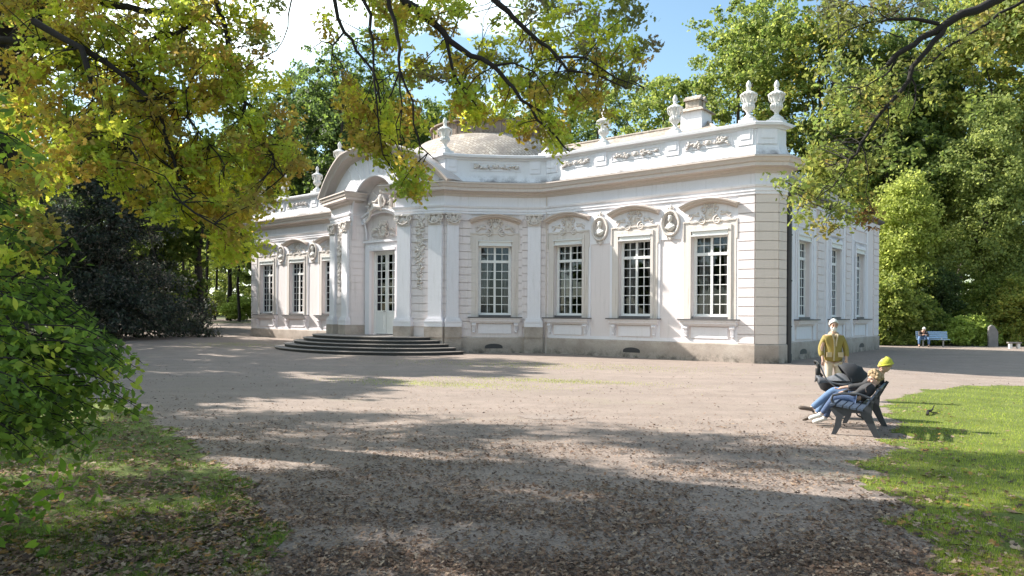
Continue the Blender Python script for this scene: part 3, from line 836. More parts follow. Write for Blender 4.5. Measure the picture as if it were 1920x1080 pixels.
def pilaster(P0, P1, u, w, fold=0):
    _, _, ang = frame(P0, P1)
    m = MB(); m.box(-w / 2, w / 2, -.17, 0, 1.62, 6.1)
    o = m.build('pilaster', M['white'], B); put(o, P0, ang, u)
    b = MB(); z = 1.24
    for dz, ov in ((.20, .12), (.07, .14), (.09, .09), (.06, .05)):
        b.box(-w / 2 - ov, w / 2 + ov, -.17 - ov, 0, z, z + dz - .004); z += dz
    b.build('base', M['white'], o)
    c = MB(); capital(c, w); c.build('capital', M['carve'], o, True, 45)
    p = MB(); p.box(-w / 2 - .13, w / 2 + .13, -.29, 0, .74, 1.238); p.box(-w / 2 - .13, w / 2 + .13, -.25, 0, -.3, .738); p.build('pedestal', M['plinth'], o)
    return o
flank = ((1.8, -4.1), (4.25, -3.4)); FL = frame(*flank)[1]
PIL = [(flank, .42, .72, 'i'), (flank, FL - .42, .72, 'o'), ((ARC[0], ARC[1]), frame(ARC[0], ARC[1])[1] / 2 + .05, .56, 's'), ((ARC[4], ARC[5]), frame(ARC[4], ARC[5])[1] / 2, .62, 'b')]
for (P0, P1), u, w, k in PIL:
    pilaster(P0, P1, u, w)
    L = frame(P0, P1)[1]; pilaster(mir(P1), mir(P0), L - u, w)

# hanging trophies between the pilasters of the middle block
def trophy():
    m = MB(); random.seed(3)
    m.tube([(0, -.05, 6.4), (.03, -.06, 5.8), (-.03, -.06, 5.2), (.02, -.06, 4.6), (0, -.05, 3.9), (0, -.04, 3.1)], .02, 6)
    z = 6.4
    while z > 3.0:
        wd = .34 * (1 - abs(z - 5.1) / 2.6) + .08
        for k in range(3):
            leafy(m, random.uniform(-.04, .04), z, random.uniform(.7, 1.1) * wd, random.uniform(0, 2 * math.pi), y=-random.uniform(.04, .1), w=random.uniform(.03, .06))
        z -= .085
    for z, r in ((5.5, .14), (5.15, .17), (4.75, .13), (4.2, .09)): scroll(m, .05, z, r, 1.2, random.random() * 6, y=-.1, w=.03); m.ball((-.08, -.1, z + .1), (r * .7, .06, r * .6), 8, 6)
    for a in (.9, 2.1): m.tube([(-.3 * math.cos(a), -.1, 5.0 - .5 * math.sin(a)), (.3 * math.cos(a), -.1, 5.0 + .5 * math.sin(a))], .025, 6)
    return m.build('trophy_relief', M['carve'], B, True, 60)
t0 = trophy(); put(t0, flank[0], frame(*flank)[2], FL / 2)
t1 = t0.copy(); COL.objects.link(t1); _, L, ang = frame(mir(flank[1]), mir(flank[0])); put(t1, mir(flank[1]), ang, L / 2)

# ---- pediment over the middle block
def front_y(a):
    a = abs(a); return -4.1 if a < 1.8 else -4.1 + (a - 1.8) * .7 / 2.45
PH, PR = 4.75, 2.1; RAD = (PH * PH + PR * PR) / (2 * PR)
def ped_z(a): return 8.0 + PR - RAD + math.sqrt(max(0, RAD * RAD - a * a))
ty = MB(); n = 60
RN, ZS = 1.66, 7.02                 # niche arch
def low_z(a):
    return ZS + math.sqrt(max(0, RN * RN - a * a)) if abs(a) < RN else 7.9
As = sorted({-PH + .25 + (2 * PH - .5) * i / n for i in range(n + 1)} | {-RN, RN, -1.8, 1.8} | {RN * math.cos(t * math.pi / 16) for t in range(17)})
for i in range(len(As) - 1):
    a, c = As[i], As[i + 1]; m_ = (a + c) / 2
    la, lc = (low_z(a) if abs(a) < RN - 1e-6 else (ZS if abs(m_) < RN else 7.9)), (low_z(c) if abs(c) < RN - 1e-6 else (ZS if abs(m_) < RN else 7.9))
    ya, yc = front_y(a) , front_y(c)
    ty.add([(a, ya, la), (c, yc, lc), (c, yc, ped_z(c) - .2), (a, ya, ped_z(a) - .2)], [(0, 1, 2, 3)])
for s in (-1, 1):   # strips beside the niche, up from the door bay
    ty.add([(s * RN, -4.1, 6.3), (s * 1.8, -4.1, 6.3), (s * 1.8, -4.1, 8.0), (s * RN, -4.1, 8.0)], [(0, 1, 2, 3)])
typ = ty.build('tympanum', M['white'], B)
rb = MB()
for k in range(-7, 8):           # rays of the fan
    t = math.pi / 2 - k * .19; x0, z0 = (RN + .16) * math.cos(t), ZS + (RN + .16) * math.sin(t)
    d = 0
    while True:
        d += .05; x1, z1 = x0 + d * math.cos(t), z0 + d * math.sin(t)
        if abs(x1) > PH - .5 or z1 > ped_z(x1) - .5: break
    if d > .3 and (z0 > 8.15):
        ya, yc = front_y(x0) - .02, front_y(x1) - .02
        rb.tube([(x0, ya, z0), (x1, yc, z1)], [.022, .035], 6)
rb.build('fan_rib', M['white'], typ)
pc = MB(); prof = [(-1.0, -.42), (.04, -.42), (.08, -.37), (.14, -.31), (.2, -.29), (.46, -.27), (.50, -.16), (.58, -.10), (.64, -.04), (.64, .03), (.2, .08), (-1.0, .08)]
n = 44; k = len(prof); b0 = 0
for i in range(n + 1):
    a = -PH + 2 * PH * i / n; z = ped_z(a); sl_ = -a / math.sqrt(RAD * RAD - a * a); q = math.hypot(sl_, 1); nx, nz = -sl_ / q, 1 / q
    sy = front_y(a); nxw = (.28 if a > 1.8 else -.28 if a < -1.8 else .28 * a / 1.8) * 0.9
    for o, up in prof: pc.v.append((a + nx * up + nxw * max(0, o), sy - o, z + nz * up))
for i in range(n):
    for j in range(k):
        j2 = (j + 1) % k; pc.f.append((i * k + j, (i + 1) * k + j, (i + 1) * k + j2, i * k + j2))
pc.f.append(tuple(range(k))); pc.f.append(tuple(n * k + j for j in range(k))[::-1])
pdo = pc.build('arched_pediment', M['tan'], B, True, 25)

# niche: shell vault behind the arch
nc = MB(); rings = [(RN, -4.1), (1.64, -3.8), (1.55, -3.5), (1.38, -3.25), (1.1, -3.12), (.6, -3.05), (.02, -3.03)]; n = 26
for r, y in rings:
    for i in range(n + 1):
        t = math.pi * i / n; rr = r * (1 + .012 * (i % 2)); nc.v.append((rr * math.cos(t), y, ZS + rr * math.sin(t)))
for j in range(len(rings) - 1):
    for i in range(n): nc.f.append((j * (n + 1) + i, j * (n + 1) + i + 1, (j + 1) * (n + 1) + i + 1, (j + 1) * (n + 1) + i))
# lower half: concave back wall from the door head up to the springing
low = []
for r, y in rings:
    low.append((r, y))
for (r, y), (r2, y2) in zip(low, low[1:]):
    for s in (-1, 1): nc.add([(s * r, y, ZS), (s * r2, y2, ZS), (s * r2, y2, 5.6), (s * r, y, 5.6)], [(0, 1, 2, 3)])
nic = nc.build('niche', M['cream'], B, True, 30)
am = MB(); pts = [(RN * math.cos(math.pi * i / 30), -4.1, ZS + RN * math.sin(math.pi * i / 30)) for i in range(31)]
pts = [(RN, -4.1, 6.56)] + pts + [(-RN, -4.1, 6.56)]; am.tube(pts, .055, 8); am.build('niche_moulding', M['white'], nic, True)
# relief: reclining huntress over a curved hood, cartouche with lion mask below
hd = MB(); pts = [(x, -3.62, 6.62 + .34 * (1 - (x / 1.35) ** 2)) for x in [-1.35 + 2.7 * i / 16 for i in range(17)]]
hd.tube(pts, .09, 8); hd.tube([(x, y - .12, z + .1) for x, y, z in pts], .06, 8)
for s in (-1, 1): scroll(hd, s * 1.35, 6.5, .17, 1.3, math.pi / 2, y=-3.66, flip=s, w=.06); hd.tube([(s * 1.3, -3.6, 6.45), (s * 1.22, -3.55, 6.0), (s * 1.26, -3.5, 5.6)], .05, 6)
hd.build('niche_hood', M['white'], nic, True)
fg = MB()
def limb(pts, r): fg.tube(pts, r, 8)
Y0 = -3.75
limb([(.18, Y0, 7.12), (.12, Y0 - .02, 7.4), (.16, Y0, 7.66), (.17, Y0, 7.78)], [.17, .13, .17, .07])      # torso
fg.ball((.19, Y0 - .02, 7.92), (.10, .11, .13), 10, 8)
limb([(.1, Y0, 7.12), (-.35, Y0 - .06, 7.26), (-.62, Y0 - .03, 6.92), (-.78, Y0, 6.62), (-.95, Y0 - .05, 6.45)], [.16, .12, .09, .06, .05])
limb([(.2, Y0, 7.1), (-.12, Y0 - .12, 7.18), (-.45, Y0 - .12, 7.0), (-.7, Y0 - .1, 7.05)], [.15, .12, .08, .05])
limb([(.05, Y0, 7.66), (-.2, Y0 - .08, 7.42), (-.4, Y0 - .1, 7.42)], [.07, .055, .04])
limb([(.3, Y0, 7.66), (.5, Y0 - .05, 7.4), (.42, Y0 - .1, 7.15)], [.07, .055, .04])
for k in range(9): limb([(.25 + .05 * k, Y0, 7.15), (.3 + .09 * k, Y0 + .02, 6.98), (.35 + .1 * k, Y0 + .03, 7.02 - .02 * k)], .035)     # drapery
limb([(.75, Y0 + .1, 7.0), (.78, Y0 + .1, 7.3), (.76, Y0 + .1, 7.5)], [.13, .11, .07]); fg.ball((.76, Y0 + .08, 7.63), (.09, .09, .1), 8, 6)   # putto
limb([(.76, Y0 + .05, 7.4), (.6, Y0, 7.3)], .045); limb([(1.0, Y0 + .15, 7.0), (1.02, Y0 + .15, 7.35)], [.12, .08]); fg.ball((1.02, Y0 + .1, 7.47), .08, 8, 6)
limb([(-.75, Y0 + .1, 7.35), (-.6, Y0 + .05, 7.45), (-.45, Y0, 7.5)], [.06, .09, .06]); fg.ball((-.85, Y0 + .08, 7.36), (.12, .08, .07), 8, 6)   # hound
limb([(-.6, Y0 + .1, 7.95), (-.1, Y0 + .08, 7.6)], .02); limb([(-.85, Y0 + .1, 7.2), (-1.25, Y0 + .1, 7.3)], .03)
for k in range(26): leafy(fg, random.uniform(-1.1, 1.2), random.uniform(6.95, 7.5), random.uniform(.12, .25), random.uniform(0, 6.28), y=Y0 + .22, w=.05)
fg.build('huntress_relief', M['carve'], nic, True)
cm = MB(); cartouche(cm, 0, 1.1); cm.v = [(x, y - 3.45, z + 6.05) for x, y, z in cm.v]
for k in range(16): t = k * .39; leafy(cm, .15 * math.cos(t), 6.05 + .2 * math.sin(t), .22, t, y=-3.55, w=.05)
cm.build('mask_cartouche', M['carve'], nic, True)

# ---- door
dr = MB(); y0, y1 = -3.22, -3.14
dr.box(-.96, -.86, y0 - .03, y1, .76, 5.0); dr.box(.86, .96, y0 - .03, y1, .76, 5.0); dr.box(-.86, .86, y0 - .03, y1, 4.9, 5.0)
door = dr.build('door', M['paint'], B)
for s in (-1, 1):
    lf = MB(); a, c = (-.86, -.015) if s < 0 else (.015, .86)
    lf.box(a, a + .10, y0, y1, .8, 4.9); lf.box(c - .10, c, y0, y1, .8, 4.9); lf.box(a + .1, c - .1, y0, y1, 4.8, 4.9); lf.box(a + .1, c - .1, y0, y1, .8, 1.98)
    lf.box(a + .2, c - .2, y0 - .025, y0, 1.0, 1.78); lf.box(a + .1, c - .1, y0 - .03, y0, 1.9, 1.96)
    xm = (a + c) / 2; lf.box(xm - .02, xm + .02, y0 + .01, y1 - .01, 1.98, 4.8)
    for k in range(1, 7):
        z = 1.98 + 2.82 * k / 7; lf.box(a + .1, c - .1, y0 + .012, y1 - .012, z - .02, z + .02)
    l = lf.build('door_leaf', M['paint'], door)
    g = MB(); g.box(a + .09, c - .09, -3.183, -3.177, 1.97, 4.81); g.build('pane', M['glass'], l)
hn = MB(); hn.tube([(-.07, y0 - .01, 1.93), (-.07, y0 - .07, 1.93), (-.16, y0 - .08, 1.93)], .014, 6); hn.build('handle', M['dark_metal'], door)
sr = MB()
for a, c, e, g in ((-1.34, -.97, .76, 5.42), (.97, 1.34, .76, 5.42), (-.97, .97, 5.16, 5.42)): sr.box(a, c, -3.52, -3.40, e, g)
for a, c, e, g in ((-1.08, -.97, .76, 5.22), (.97, 1.08, .76, 5.22)): sr.box(a, c, -3.56, -3.52, e, g)
sr.box(-1.4, 1.4, -3.62, -3.40, 5.42, 5.52); sr.box(-.98, .98, -3.60, -3.3, 5.0, 5.155)
sr.build('door_surround', M['white'], door)

# ---- steps
for k in range(5):
    st = MB(); A, Bq = 6.0 - .47 * k, 4.35 - .46 * k; z0, z1 = -.2 if k == 0 else .15 * k - .05, .15 * (k + 1)
    n = 60; ring = [(-.3 + A * math.cos(math.pi * i / n), -3.55 - Bq * math.sin(math.pi * i / n) ** .9) for i in range(n + 1)]
    vs = [(x, y, z1 - .032) for x, y in ring] + [(x, y, z1) for x, y in ring]
    m_ = n + 1
    vs2 = [((A + .0) * math.cos(math.pi * i / n), -3.55 - Bq * math.sin(math.pi * i / n) ** .9) for i in range(n + 1)]
    st.add(vs, [tuple(range(m_, 2 * m_))] + [(i, i + 1, i + 1 + m_, i + m_) for i in range(n)])
    inn = [(-.3 + (A - .05) * math.cos(math.pi * i / n), -3.55 - (Bq - .05) * math.sin(math.pi * i / n) ** .9) for i in range(n + 1)]
    st.add([(x, y, z1 - .032) for x, y in ring] + [(x, y, z1 - .032) for x, y in inn], [(i, i + 1, i + 1 + m_, i + m_) for i in range(n)])
    s_o = st.build('step', M['step'], B)
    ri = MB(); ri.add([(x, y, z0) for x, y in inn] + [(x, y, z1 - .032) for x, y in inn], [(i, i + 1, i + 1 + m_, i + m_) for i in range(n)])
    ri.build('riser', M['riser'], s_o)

# ---- parapet piers, panels and garlands
def parpiece(P0, P1, u, kind, w=.62, L=0):
    pr = MB(); gl = MB()
    if kind == 'pier': fb(pr, P0, P1, u - w / 2, u + w / 2, 0, .05, 8.5, 9.09); fb(pr, P0, P1, u - w * .33, u + w * .33, .05, .075, 8.72, 9.0)
    else:
        for a, c, e, g in ((u - L, u + L, 8.96, 9.0), (u - L, u + L, 8.60, 8.64), (u - L, u - L + .04, 8.64, 8.96), (u + L - .04, u + L, 8.64, 8.96)): fb(pr, P0, P1, a, c, 0, .025, e, g)
        Mx, _, _ = frame(P0, P1); m = MB(); r_ = random.Random(int(u * 100))
        for s in (-1, 1):
            m.tube([(s * .2, -.03, 8.78), (s * L * .35, -.04, 8.72), (s * L * .6, -.03, 8.84), (s * L * .85, -.03, 8.78)], .02, 5)
            for k in range(16): leafy(m, s * r_.uniform(.2, L * .8), 8.8 + r_.uniform(-.07, .07), r_.uniform(.1, .22), r_.uniform(-1, 1) + (0 if s > 0 else math.pi), y=-.05, w=.045, th=.08)
        scroll(m, -.1, 8.8, .1, 1.2, 0, y=-.05, w=.025); scroll(m, .1, 8.8, .1, 1.2, math.pi, y=-.05, flip=-1, w=.025); m.ball((0, -.05, 8.82), (.12, .05, .1), 8, 6)
        gl.add([Mx @ Vector((v[0] + u, v[1], v[2])) for v in m.v], m.f)
    o = pr.build('parapet_panel', M['white'], B)
    if gl.v: gl.build('garland', M['carve'], o, True, 60)
for side in (1, -1):
    P0, P1 = (WING0, WING1) if side == 1 else (mir(WING1), mir(WING0)); L = 10.13
    for x in (17.35, 14.2, 10.67, 7.95):
        u = x - 7.62; parpiece(P0, P1, u if side == 1 else L - u, 'pier')
    for a, c in ((17.35, 14.2), (14.2, 10.67), (10.67, 7.95)):
        u = (a + c) / 2 - 7.62; parpiece(P0, P1, u if side == 1 else L - u, 'panel', L=abs(a - c) / 2 - .55)
    a, c = (ARC[2], ARC[3]) if side == 1 else (mir(ARC[3]), mir(ARC[2])); parpiece(a, c, frame(a, c)[1] / 2, 'panel', L=1.2)
    a, c = (ARC[0], ARC[1]) if side == 1 else (mir(ARC[1]), mir(ARC[0])); parpiece(a, c, frame(a, c)[1] / 2, 'pier', .5)
    a, c = (ARC[4], ARC[5]) if side == 1 else (mir(ARC[5]), mir(ARC[4])); parpiece(a, c, frame(a, c)[1] / 2, 'pier', .5)
    a, c = ((17.75, 0), (18.43, .57)); a, c = (a, c) if side == 1 else (mir(c), mir(a)); parpiece(a, c, frame(a, c)[1] / 2, 'pier', .76)

# ---- cellar vents, drainpipes
for P0, P1, u in ((WING0, WING1, WU[1] - .1), (ARC[2], ARC[3], 1.25), ((18.1, 1.35), SIDE_END, 3.0), ((18.1, 1.35), SIDE_END, 12.0)):
    v = MB(); n = 10; w = .42; Mx, _, ang = frame(P0, P1)
    poly = [(-w, .22), (w, .22)] + [(w * math.cos(math.pi * i / n), .30 + .14 * math.sin(math.pi * i / n)) for i in range(n + 1)]
    v.prism(poly, -.085, -.03); put(v.build('cellar_vent', M['dark_metal'], B), P0, ang, u)
def pipe(x, y, r, z0, z1, hopper, mat):
    m = MB(); m.tube([(x, y, z0), (x, y, z1)], r, 12)
    for z in (1.4, 3.2, 5.0): m.tube([(x, y, z), (x, y, z + .06)], r * 1.25, 12)
    m.tube([(x, y, .05), (x, y, .35)], r * 1.2, 10)
    if hopper: m.lathe([(r, z1 - .5), (r * 2.2, z1 - .25), (r * 2.3, z1), (r * 1.6, z1)], (x, y, 0), 12)
    m.build('drainpipe', mat, B, True, 40)
pipe(18.60, 1.34, .10, .0, 6.9, True, M['dark_metal']); pipe(7.70, -.06, .035, .0, 7.9, False, M['tan']); pipe(-18.45, 1.42, .085, .1, 6.9, True, M['dark_metal'])
# ------------------------------------------------------------------ trees
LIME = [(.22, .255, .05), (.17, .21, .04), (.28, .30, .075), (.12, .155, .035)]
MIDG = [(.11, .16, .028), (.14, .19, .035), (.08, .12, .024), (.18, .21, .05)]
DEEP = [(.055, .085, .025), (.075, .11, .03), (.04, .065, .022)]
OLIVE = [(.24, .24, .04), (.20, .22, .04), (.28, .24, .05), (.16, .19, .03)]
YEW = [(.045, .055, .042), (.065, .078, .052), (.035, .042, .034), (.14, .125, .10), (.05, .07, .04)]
def crown_pts(lobes, n, clump=.7, per=55, seed=0, hollow=.55):
    """leaf points gathered in clumps over a few lobes (cx,cy,cz,rx,ry,rz)"""
    g = np.random.default_rng(seed); out = []; nrm = []
    vol = np.array([l[3] * l[4] + l[4] * l[5] + l[3] * l[5] for l in lobes]); pr_ = vol / vol.sum()
    K = max(1, n // per); idx = g.choice(len(lobes), K, p=pr_)
    L = np.array(lobes)[idx]
    D = g.normal(size=(K, 3)); D /= np.linalg.norm(D, axis=1)[:, None]
    rad = hollow + (1 - hollow) * g.uniform(0, 1, K) ** .6
    bump = 1 + .16 * np.sin(D[:, 0] * 5 + idx) * np.cos(D[:, 2] * 6 + idx * 2)
    C = L[:, :3] + D * L[:, 3:6] * (rad * bump)[:, None]
    cs = clump * g.uniform(.55, 1.35, K)
    q = g.normal(size=(K, per, 3)); q /= np.linalg.norm(q, axis=2)[:, :, None]
    q = q * (g.uniform(0, 1, (K, per, 1)) ** .45) * np.array([1, 1, .62])
    P = C[:, None] + q * cs[:, None, None]
    N = np.repeat((D * .5 + np.array([0, 0, .7]))[:, None], per, 1) + q * .7
    P = P.reshape(-1, 3); N = N.reshape(-1, 3); N /= np.linalg.norm(N, axis=1)[:, None]
    return P, N
def limbs(m, base, top, r, lobes, rnd, n=7):
    base, top = Vector(base), Vector(top); pts = [base.lerp(top, t) + Vector((rnd.uniform(-.15, .15), rnd.uniform(-.15, .15), 0)) * (1 if 0 < t < 1 else 0) for t in (0, .04, .25, .5, .75, 1)]
    m.tube(pts, [r * 1.45, r * 1.05, r * .9, r * .7, r * .45, r * .12], 10)
    for k in range(n):
        t = rnd.uniform(.35, .92); p = base.lerp(top, t); l = rnd.choice(lobes)
        q = Vector((l[0] + rnd.uniform(-.6, .6) * l[3], l[1] + rnd.uniform(-.6, .6) * l[4], l[2] + rnd.uniform(-.1, .6) * l[5]))
        mid = p.lerp(q, .5) + Vector((0, 0, .12 * (q - p).length)); rr = r * (1 - t) * .7 + .03
        m.tube([p, mid, q], [rr, rr * .6, rr * .15], 6)
def tree(name, x, y, h, lobes, n, size, tint, label, cat='tree', group=None, r=.28, clump=.8, mat='leaf', hollow=.5, per=55, shape=QUAD, trunk_top=None, seed=None, bark='bark', up=.25, nl=7):
    """lobes are relative to the foot: (dx, dy, z, rx, ry, rz)"""
    seed = seed if seed is not None else int(abs(x) * 31 + abs(y) * 17 + h * 7); rnd = random.Random(seed)
    z = ground(x, y); t = empty(name, (x, y, z), 0, label, cat, group)
    if r:
        m = MB(); limbs(m, (0, 0, -.2), (rnd.uniform(-.4, .4), rnd.uniform(-.4, .4), trunk_top or h * .9), r, lobes, rnd, nl); m.build('trunk', M[bark], t, True, 80)
    P, N = crown_pts(lobes, n, clump, per, seed, hollow)
    keep = P[:, 2] > .05; P, N = P[keep], N[keep]
    leaves('crown', P, size, tint, M[mat], t, shape, up=.35, nrm=N)
    return t
def lobed(h, w, n, seed, low=.25, wy=None):
    g = random.Random(seed); out = [(0, 0, h * .62, w * .72, (wy or w) * .72, h * .36)]
    for k in range(n):
        t = g.uniform(low, .95); a = g.uniform(0, 2 * math.pi); rr = w * (1 - abs(t - .5) * .9) * g.uniform(.45, .8)
        s_ = w * g.uniform(.28, .45)
        out.append((rr * math.cos(a), rr * math.sin(a) * (wy or w) / w, h * t - s_ * .3, s_ * 1.1, s_ * 1.1, s_ * .8))
    return out
NB = 'trees of the wood behind the palace'
# behind the palace, left to right in the photograph
def T(px, Y, h, w, n, tint, label, **k):
    x = (px - 960) / 1400 * Y
    return tree(k.pop('name', 'broadleaf_tree'), x, Y, h, lobed(h, w, k.pop('nlobe', 14), int(px), k.pop('low', .25)), n, k.pop('size', .30), tint, label, **k)
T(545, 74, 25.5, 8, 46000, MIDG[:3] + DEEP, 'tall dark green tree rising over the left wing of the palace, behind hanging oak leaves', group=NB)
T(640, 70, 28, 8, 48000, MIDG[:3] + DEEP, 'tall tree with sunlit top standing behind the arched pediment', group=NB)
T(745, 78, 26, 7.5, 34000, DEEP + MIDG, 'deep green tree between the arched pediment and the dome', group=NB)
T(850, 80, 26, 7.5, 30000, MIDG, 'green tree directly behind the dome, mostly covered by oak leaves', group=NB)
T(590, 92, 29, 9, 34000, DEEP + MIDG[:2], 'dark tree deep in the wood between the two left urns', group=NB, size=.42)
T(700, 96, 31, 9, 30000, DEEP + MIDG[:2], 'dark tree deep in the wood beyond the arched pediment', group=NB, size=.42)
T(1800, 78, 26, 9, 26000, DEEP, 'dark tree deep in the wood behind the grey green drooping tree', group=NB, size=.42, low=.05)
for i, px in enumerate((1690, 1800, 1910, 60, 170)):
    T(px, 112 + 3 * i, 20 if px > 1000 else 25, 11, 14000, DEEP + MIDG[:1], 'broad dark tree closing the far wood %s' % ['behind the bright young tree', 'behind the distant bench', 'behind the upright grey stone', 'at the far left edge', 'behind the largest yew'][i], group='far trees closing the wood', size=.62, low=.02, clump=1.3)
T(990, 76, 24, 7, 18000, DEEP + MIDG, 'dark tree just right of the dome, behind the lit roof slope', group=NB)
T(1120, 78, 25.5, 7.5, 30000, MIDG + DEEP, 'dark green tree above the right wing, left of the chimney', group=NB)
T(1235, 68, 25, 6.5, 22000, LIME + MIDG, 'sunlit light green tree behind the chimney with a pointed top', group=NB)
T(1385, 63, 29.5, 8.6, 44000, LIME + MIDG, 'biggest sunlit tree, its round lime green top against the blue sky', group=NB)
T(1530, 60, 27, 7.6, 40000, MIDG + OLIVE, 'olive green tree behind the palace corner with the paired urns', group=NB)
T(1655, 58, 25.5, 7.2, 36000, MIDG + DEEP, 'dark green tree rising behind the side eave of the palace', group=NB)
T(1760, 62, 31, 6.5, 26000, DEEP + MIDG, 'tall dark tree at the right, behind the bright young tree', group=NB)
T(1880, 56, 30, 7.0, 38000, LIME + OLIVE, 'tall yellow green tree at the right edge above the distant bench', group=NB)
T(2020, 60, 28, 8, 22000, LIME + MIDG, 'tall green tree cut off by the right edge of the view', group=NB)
tree('young_tree', 26.4, 50.5, 11.6, [(0, 0, 8.6, 2.0, 2.0, 2.3), (-.6, 0, 6.6, 2.1, 2, 1.5), (.9, .3, 7.3, 1.8, 1.8, 1.7), (.2, 0, 10.4, 1.1, 1.1, 1.2), (-.3, -.2, 4.4, 2.2, 1.9, 1.6)], 26000, .2,
     [(.27, .31, .06), (.34, .37, .09), (.20, .24, .05)], 'bright yellow green young tree just right of the palace', r=.14)
tree('spruce_tree', 32.5, 51.5, 15.5, [(0, 0, 12, 3.0, 2.6, 3.2), (1.2, -.5, 8.5, 3.6, 2.6, 2.6), (-1.4, 0, 6.2, 2.8, 2.4, 2.0), (2.4, -.4, 5.4, 2.8, 2.2, 1.9), (.4, 0, 15, 1.7, 1.7, 2)], 34000, .2,
     [(.20, .24, .06), (.26, .29, .08), (.15, .19, .06)], 'soft grey green tree with drooping boughs above the distant bench')
UG = 'shrubs along the far edge of the path'
for i, (px, Y, h, w, n, tn, lb) in enumerate([
    (1668, 47.6, 4.6, 2.3, 16000, LIME, 'tall leafy shrub touching the palace corner at the right'),
    (1722, 48.2, 3.4, 1.9, 10000, MIDG + LIME, 'shrub behind the seated figure on the distant bench'),
    (1745, 49.5, 5.5, 2.5, 12000, DEEP, 'dark hollow shrub behind the distant pale bench'),
    (1812, 47.4, 1.9, 2.0, 10000, [(.28, .34, .07), (.22, .28, .06)], 'low bright shrub between the distant bench and the grey stone'),
    (1850, 50, 4.8, 2.4, 12000, MIDG + LIME, 'leafy shrub behind the upright grey stone'),
    (1905, 47.9, 4.6, 2.1, 14000, LIME + OLIVE, 'leafy shrub just right of the upright grey stone'),
    (1975, 48, 5, 2.6, 9000, LIME, 'leafy shrub at the right edge of the view'),
    (1660, 53, 8.5, 2.6, 14000, MIDG + LIME, 'tall thicket shrub behind the corner of the palace side'),
    (1880, 55, 9, 3.5, 14000, MIDG, 'tall thicket shrub high behind the grey stone')]):
    x = (px - 960) / 1400 * Y
    tree('shrub', x, Y, h, [(0, 0, h * .5, w * .8, w * .7, h * .45), (-w * .5, 0, h * .32, w * .55, w * .5, h * .3), (w * .5, .1, h * .36, w * .55, w * .5, h * .32), (0, 0, h * .75, w * .55, w * .5, h * .22), (.1, -.2, .4, w * .95, w * .6, .45)],
         n, .17, tn, lb, 'shrub', UG, r=.05, trunk_top=h * .8, clump=.45, hollow=.3)

# ---- left side: yews, dark wood and the light understorey behind it
def yew(px, Y, h, w, n, lb, seed=1):
    x = (px - 960) / 1400 * Y; lo = []
    g = random.Random(seed)
    for k in range(16):
        t = k / 16; a = g.uniform(0, 6.28); rr = w * (1 - t) ** .75; lo.append((rr * .5 * math.cos(a), rr * .5 * math.sin(a), h * (.06 + .86 * t), rr * .62 + .5, rr * .62 + .5, h * .09 + .3))
    tree('yew_tree', x, Y, h, lo, n, .22, YEW, lb, 'tree', None, r=.3, mat='needle', clump=.75, shape=SPRAY, hollow=.35, up=.1)
yew(205, 47, 15.5, 5.6, 60000, 'large dark yew standing left of the palace behind the near shrub')
yew(292, 62, 15, 3.8, 26000, 'dark yew further back, between the large yew and the palace', 2)
yew(20, 52, 18, 6, 26000, 'dark yew at the left edge behind the near shrub', 3)
WL = 'trees of the dark wood left of the palace'
for i, (px, Y, h, w, n, tn, lb) in enumerate([
    (300, 92, 25, 6.5, 16000, DEEP, 'dark tree of the left wood rising behind the two yews'),
    (430, 94, 26, 6.0, 16000, DEEP + MIDG, 'dark tree close behind the left end of the palace'),
    (120, 80, 25, 7.5, 15000, DEEP, 'dark tree at far left high behind the largest yew'),
    (480, 78, 19, 4.6, 14000, DEEP + MIDG, 'slimmer tree touching the left end of the palace')]):
    T(px, Y, h, w, n, tn, lb, group=WL, r=.22, size=.34, low=.5)
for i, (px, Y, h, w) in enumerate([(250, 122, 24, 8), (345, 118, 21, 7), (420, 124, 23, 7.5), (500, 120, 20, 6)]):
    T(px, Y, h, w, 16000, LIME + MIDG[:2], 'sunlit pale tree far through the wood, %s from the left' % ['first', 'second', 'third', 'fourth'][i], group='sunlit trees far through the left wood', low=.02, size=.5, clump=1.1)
for i, (px, Y, rr) in enumerate([(340, 76, .18), (368, 79, .14), (384, 75, .16), (345, 84, .12), (430, 80, .25), (447, 77, .15), (404, 86, .14), (318, 86, .16)]):
    x = (px - 960) / 1400 * Y
    g = random.Random(i); hh = 14 + i % 3
    tree('slender_tree', x, Y, hh, [(0, 0, hh - 1.5, 2.4, 2.4, 2.6), (.8, 0, hh - 4, 1.8, 1.8, 1.3)], 3500, .32, MIDG,
         ['slender trunk nearest the yews in the wood', 'second slender trunk left of the palace', 'leaning slender trunk in front of the light undergrowth', 'thin trunk deep in the wood', 'thickest bare trunk beside the palace end',
          'bare trunk closest to the palace wall', 'thin trunk in the middle of the bright gap', 'faint trunk behind the second yew'][i], 'tree', 'slender trunks in the gap left of the palace', r=rr, trunk_top=hh, seed=i, bark='bark_dark', nl=5)
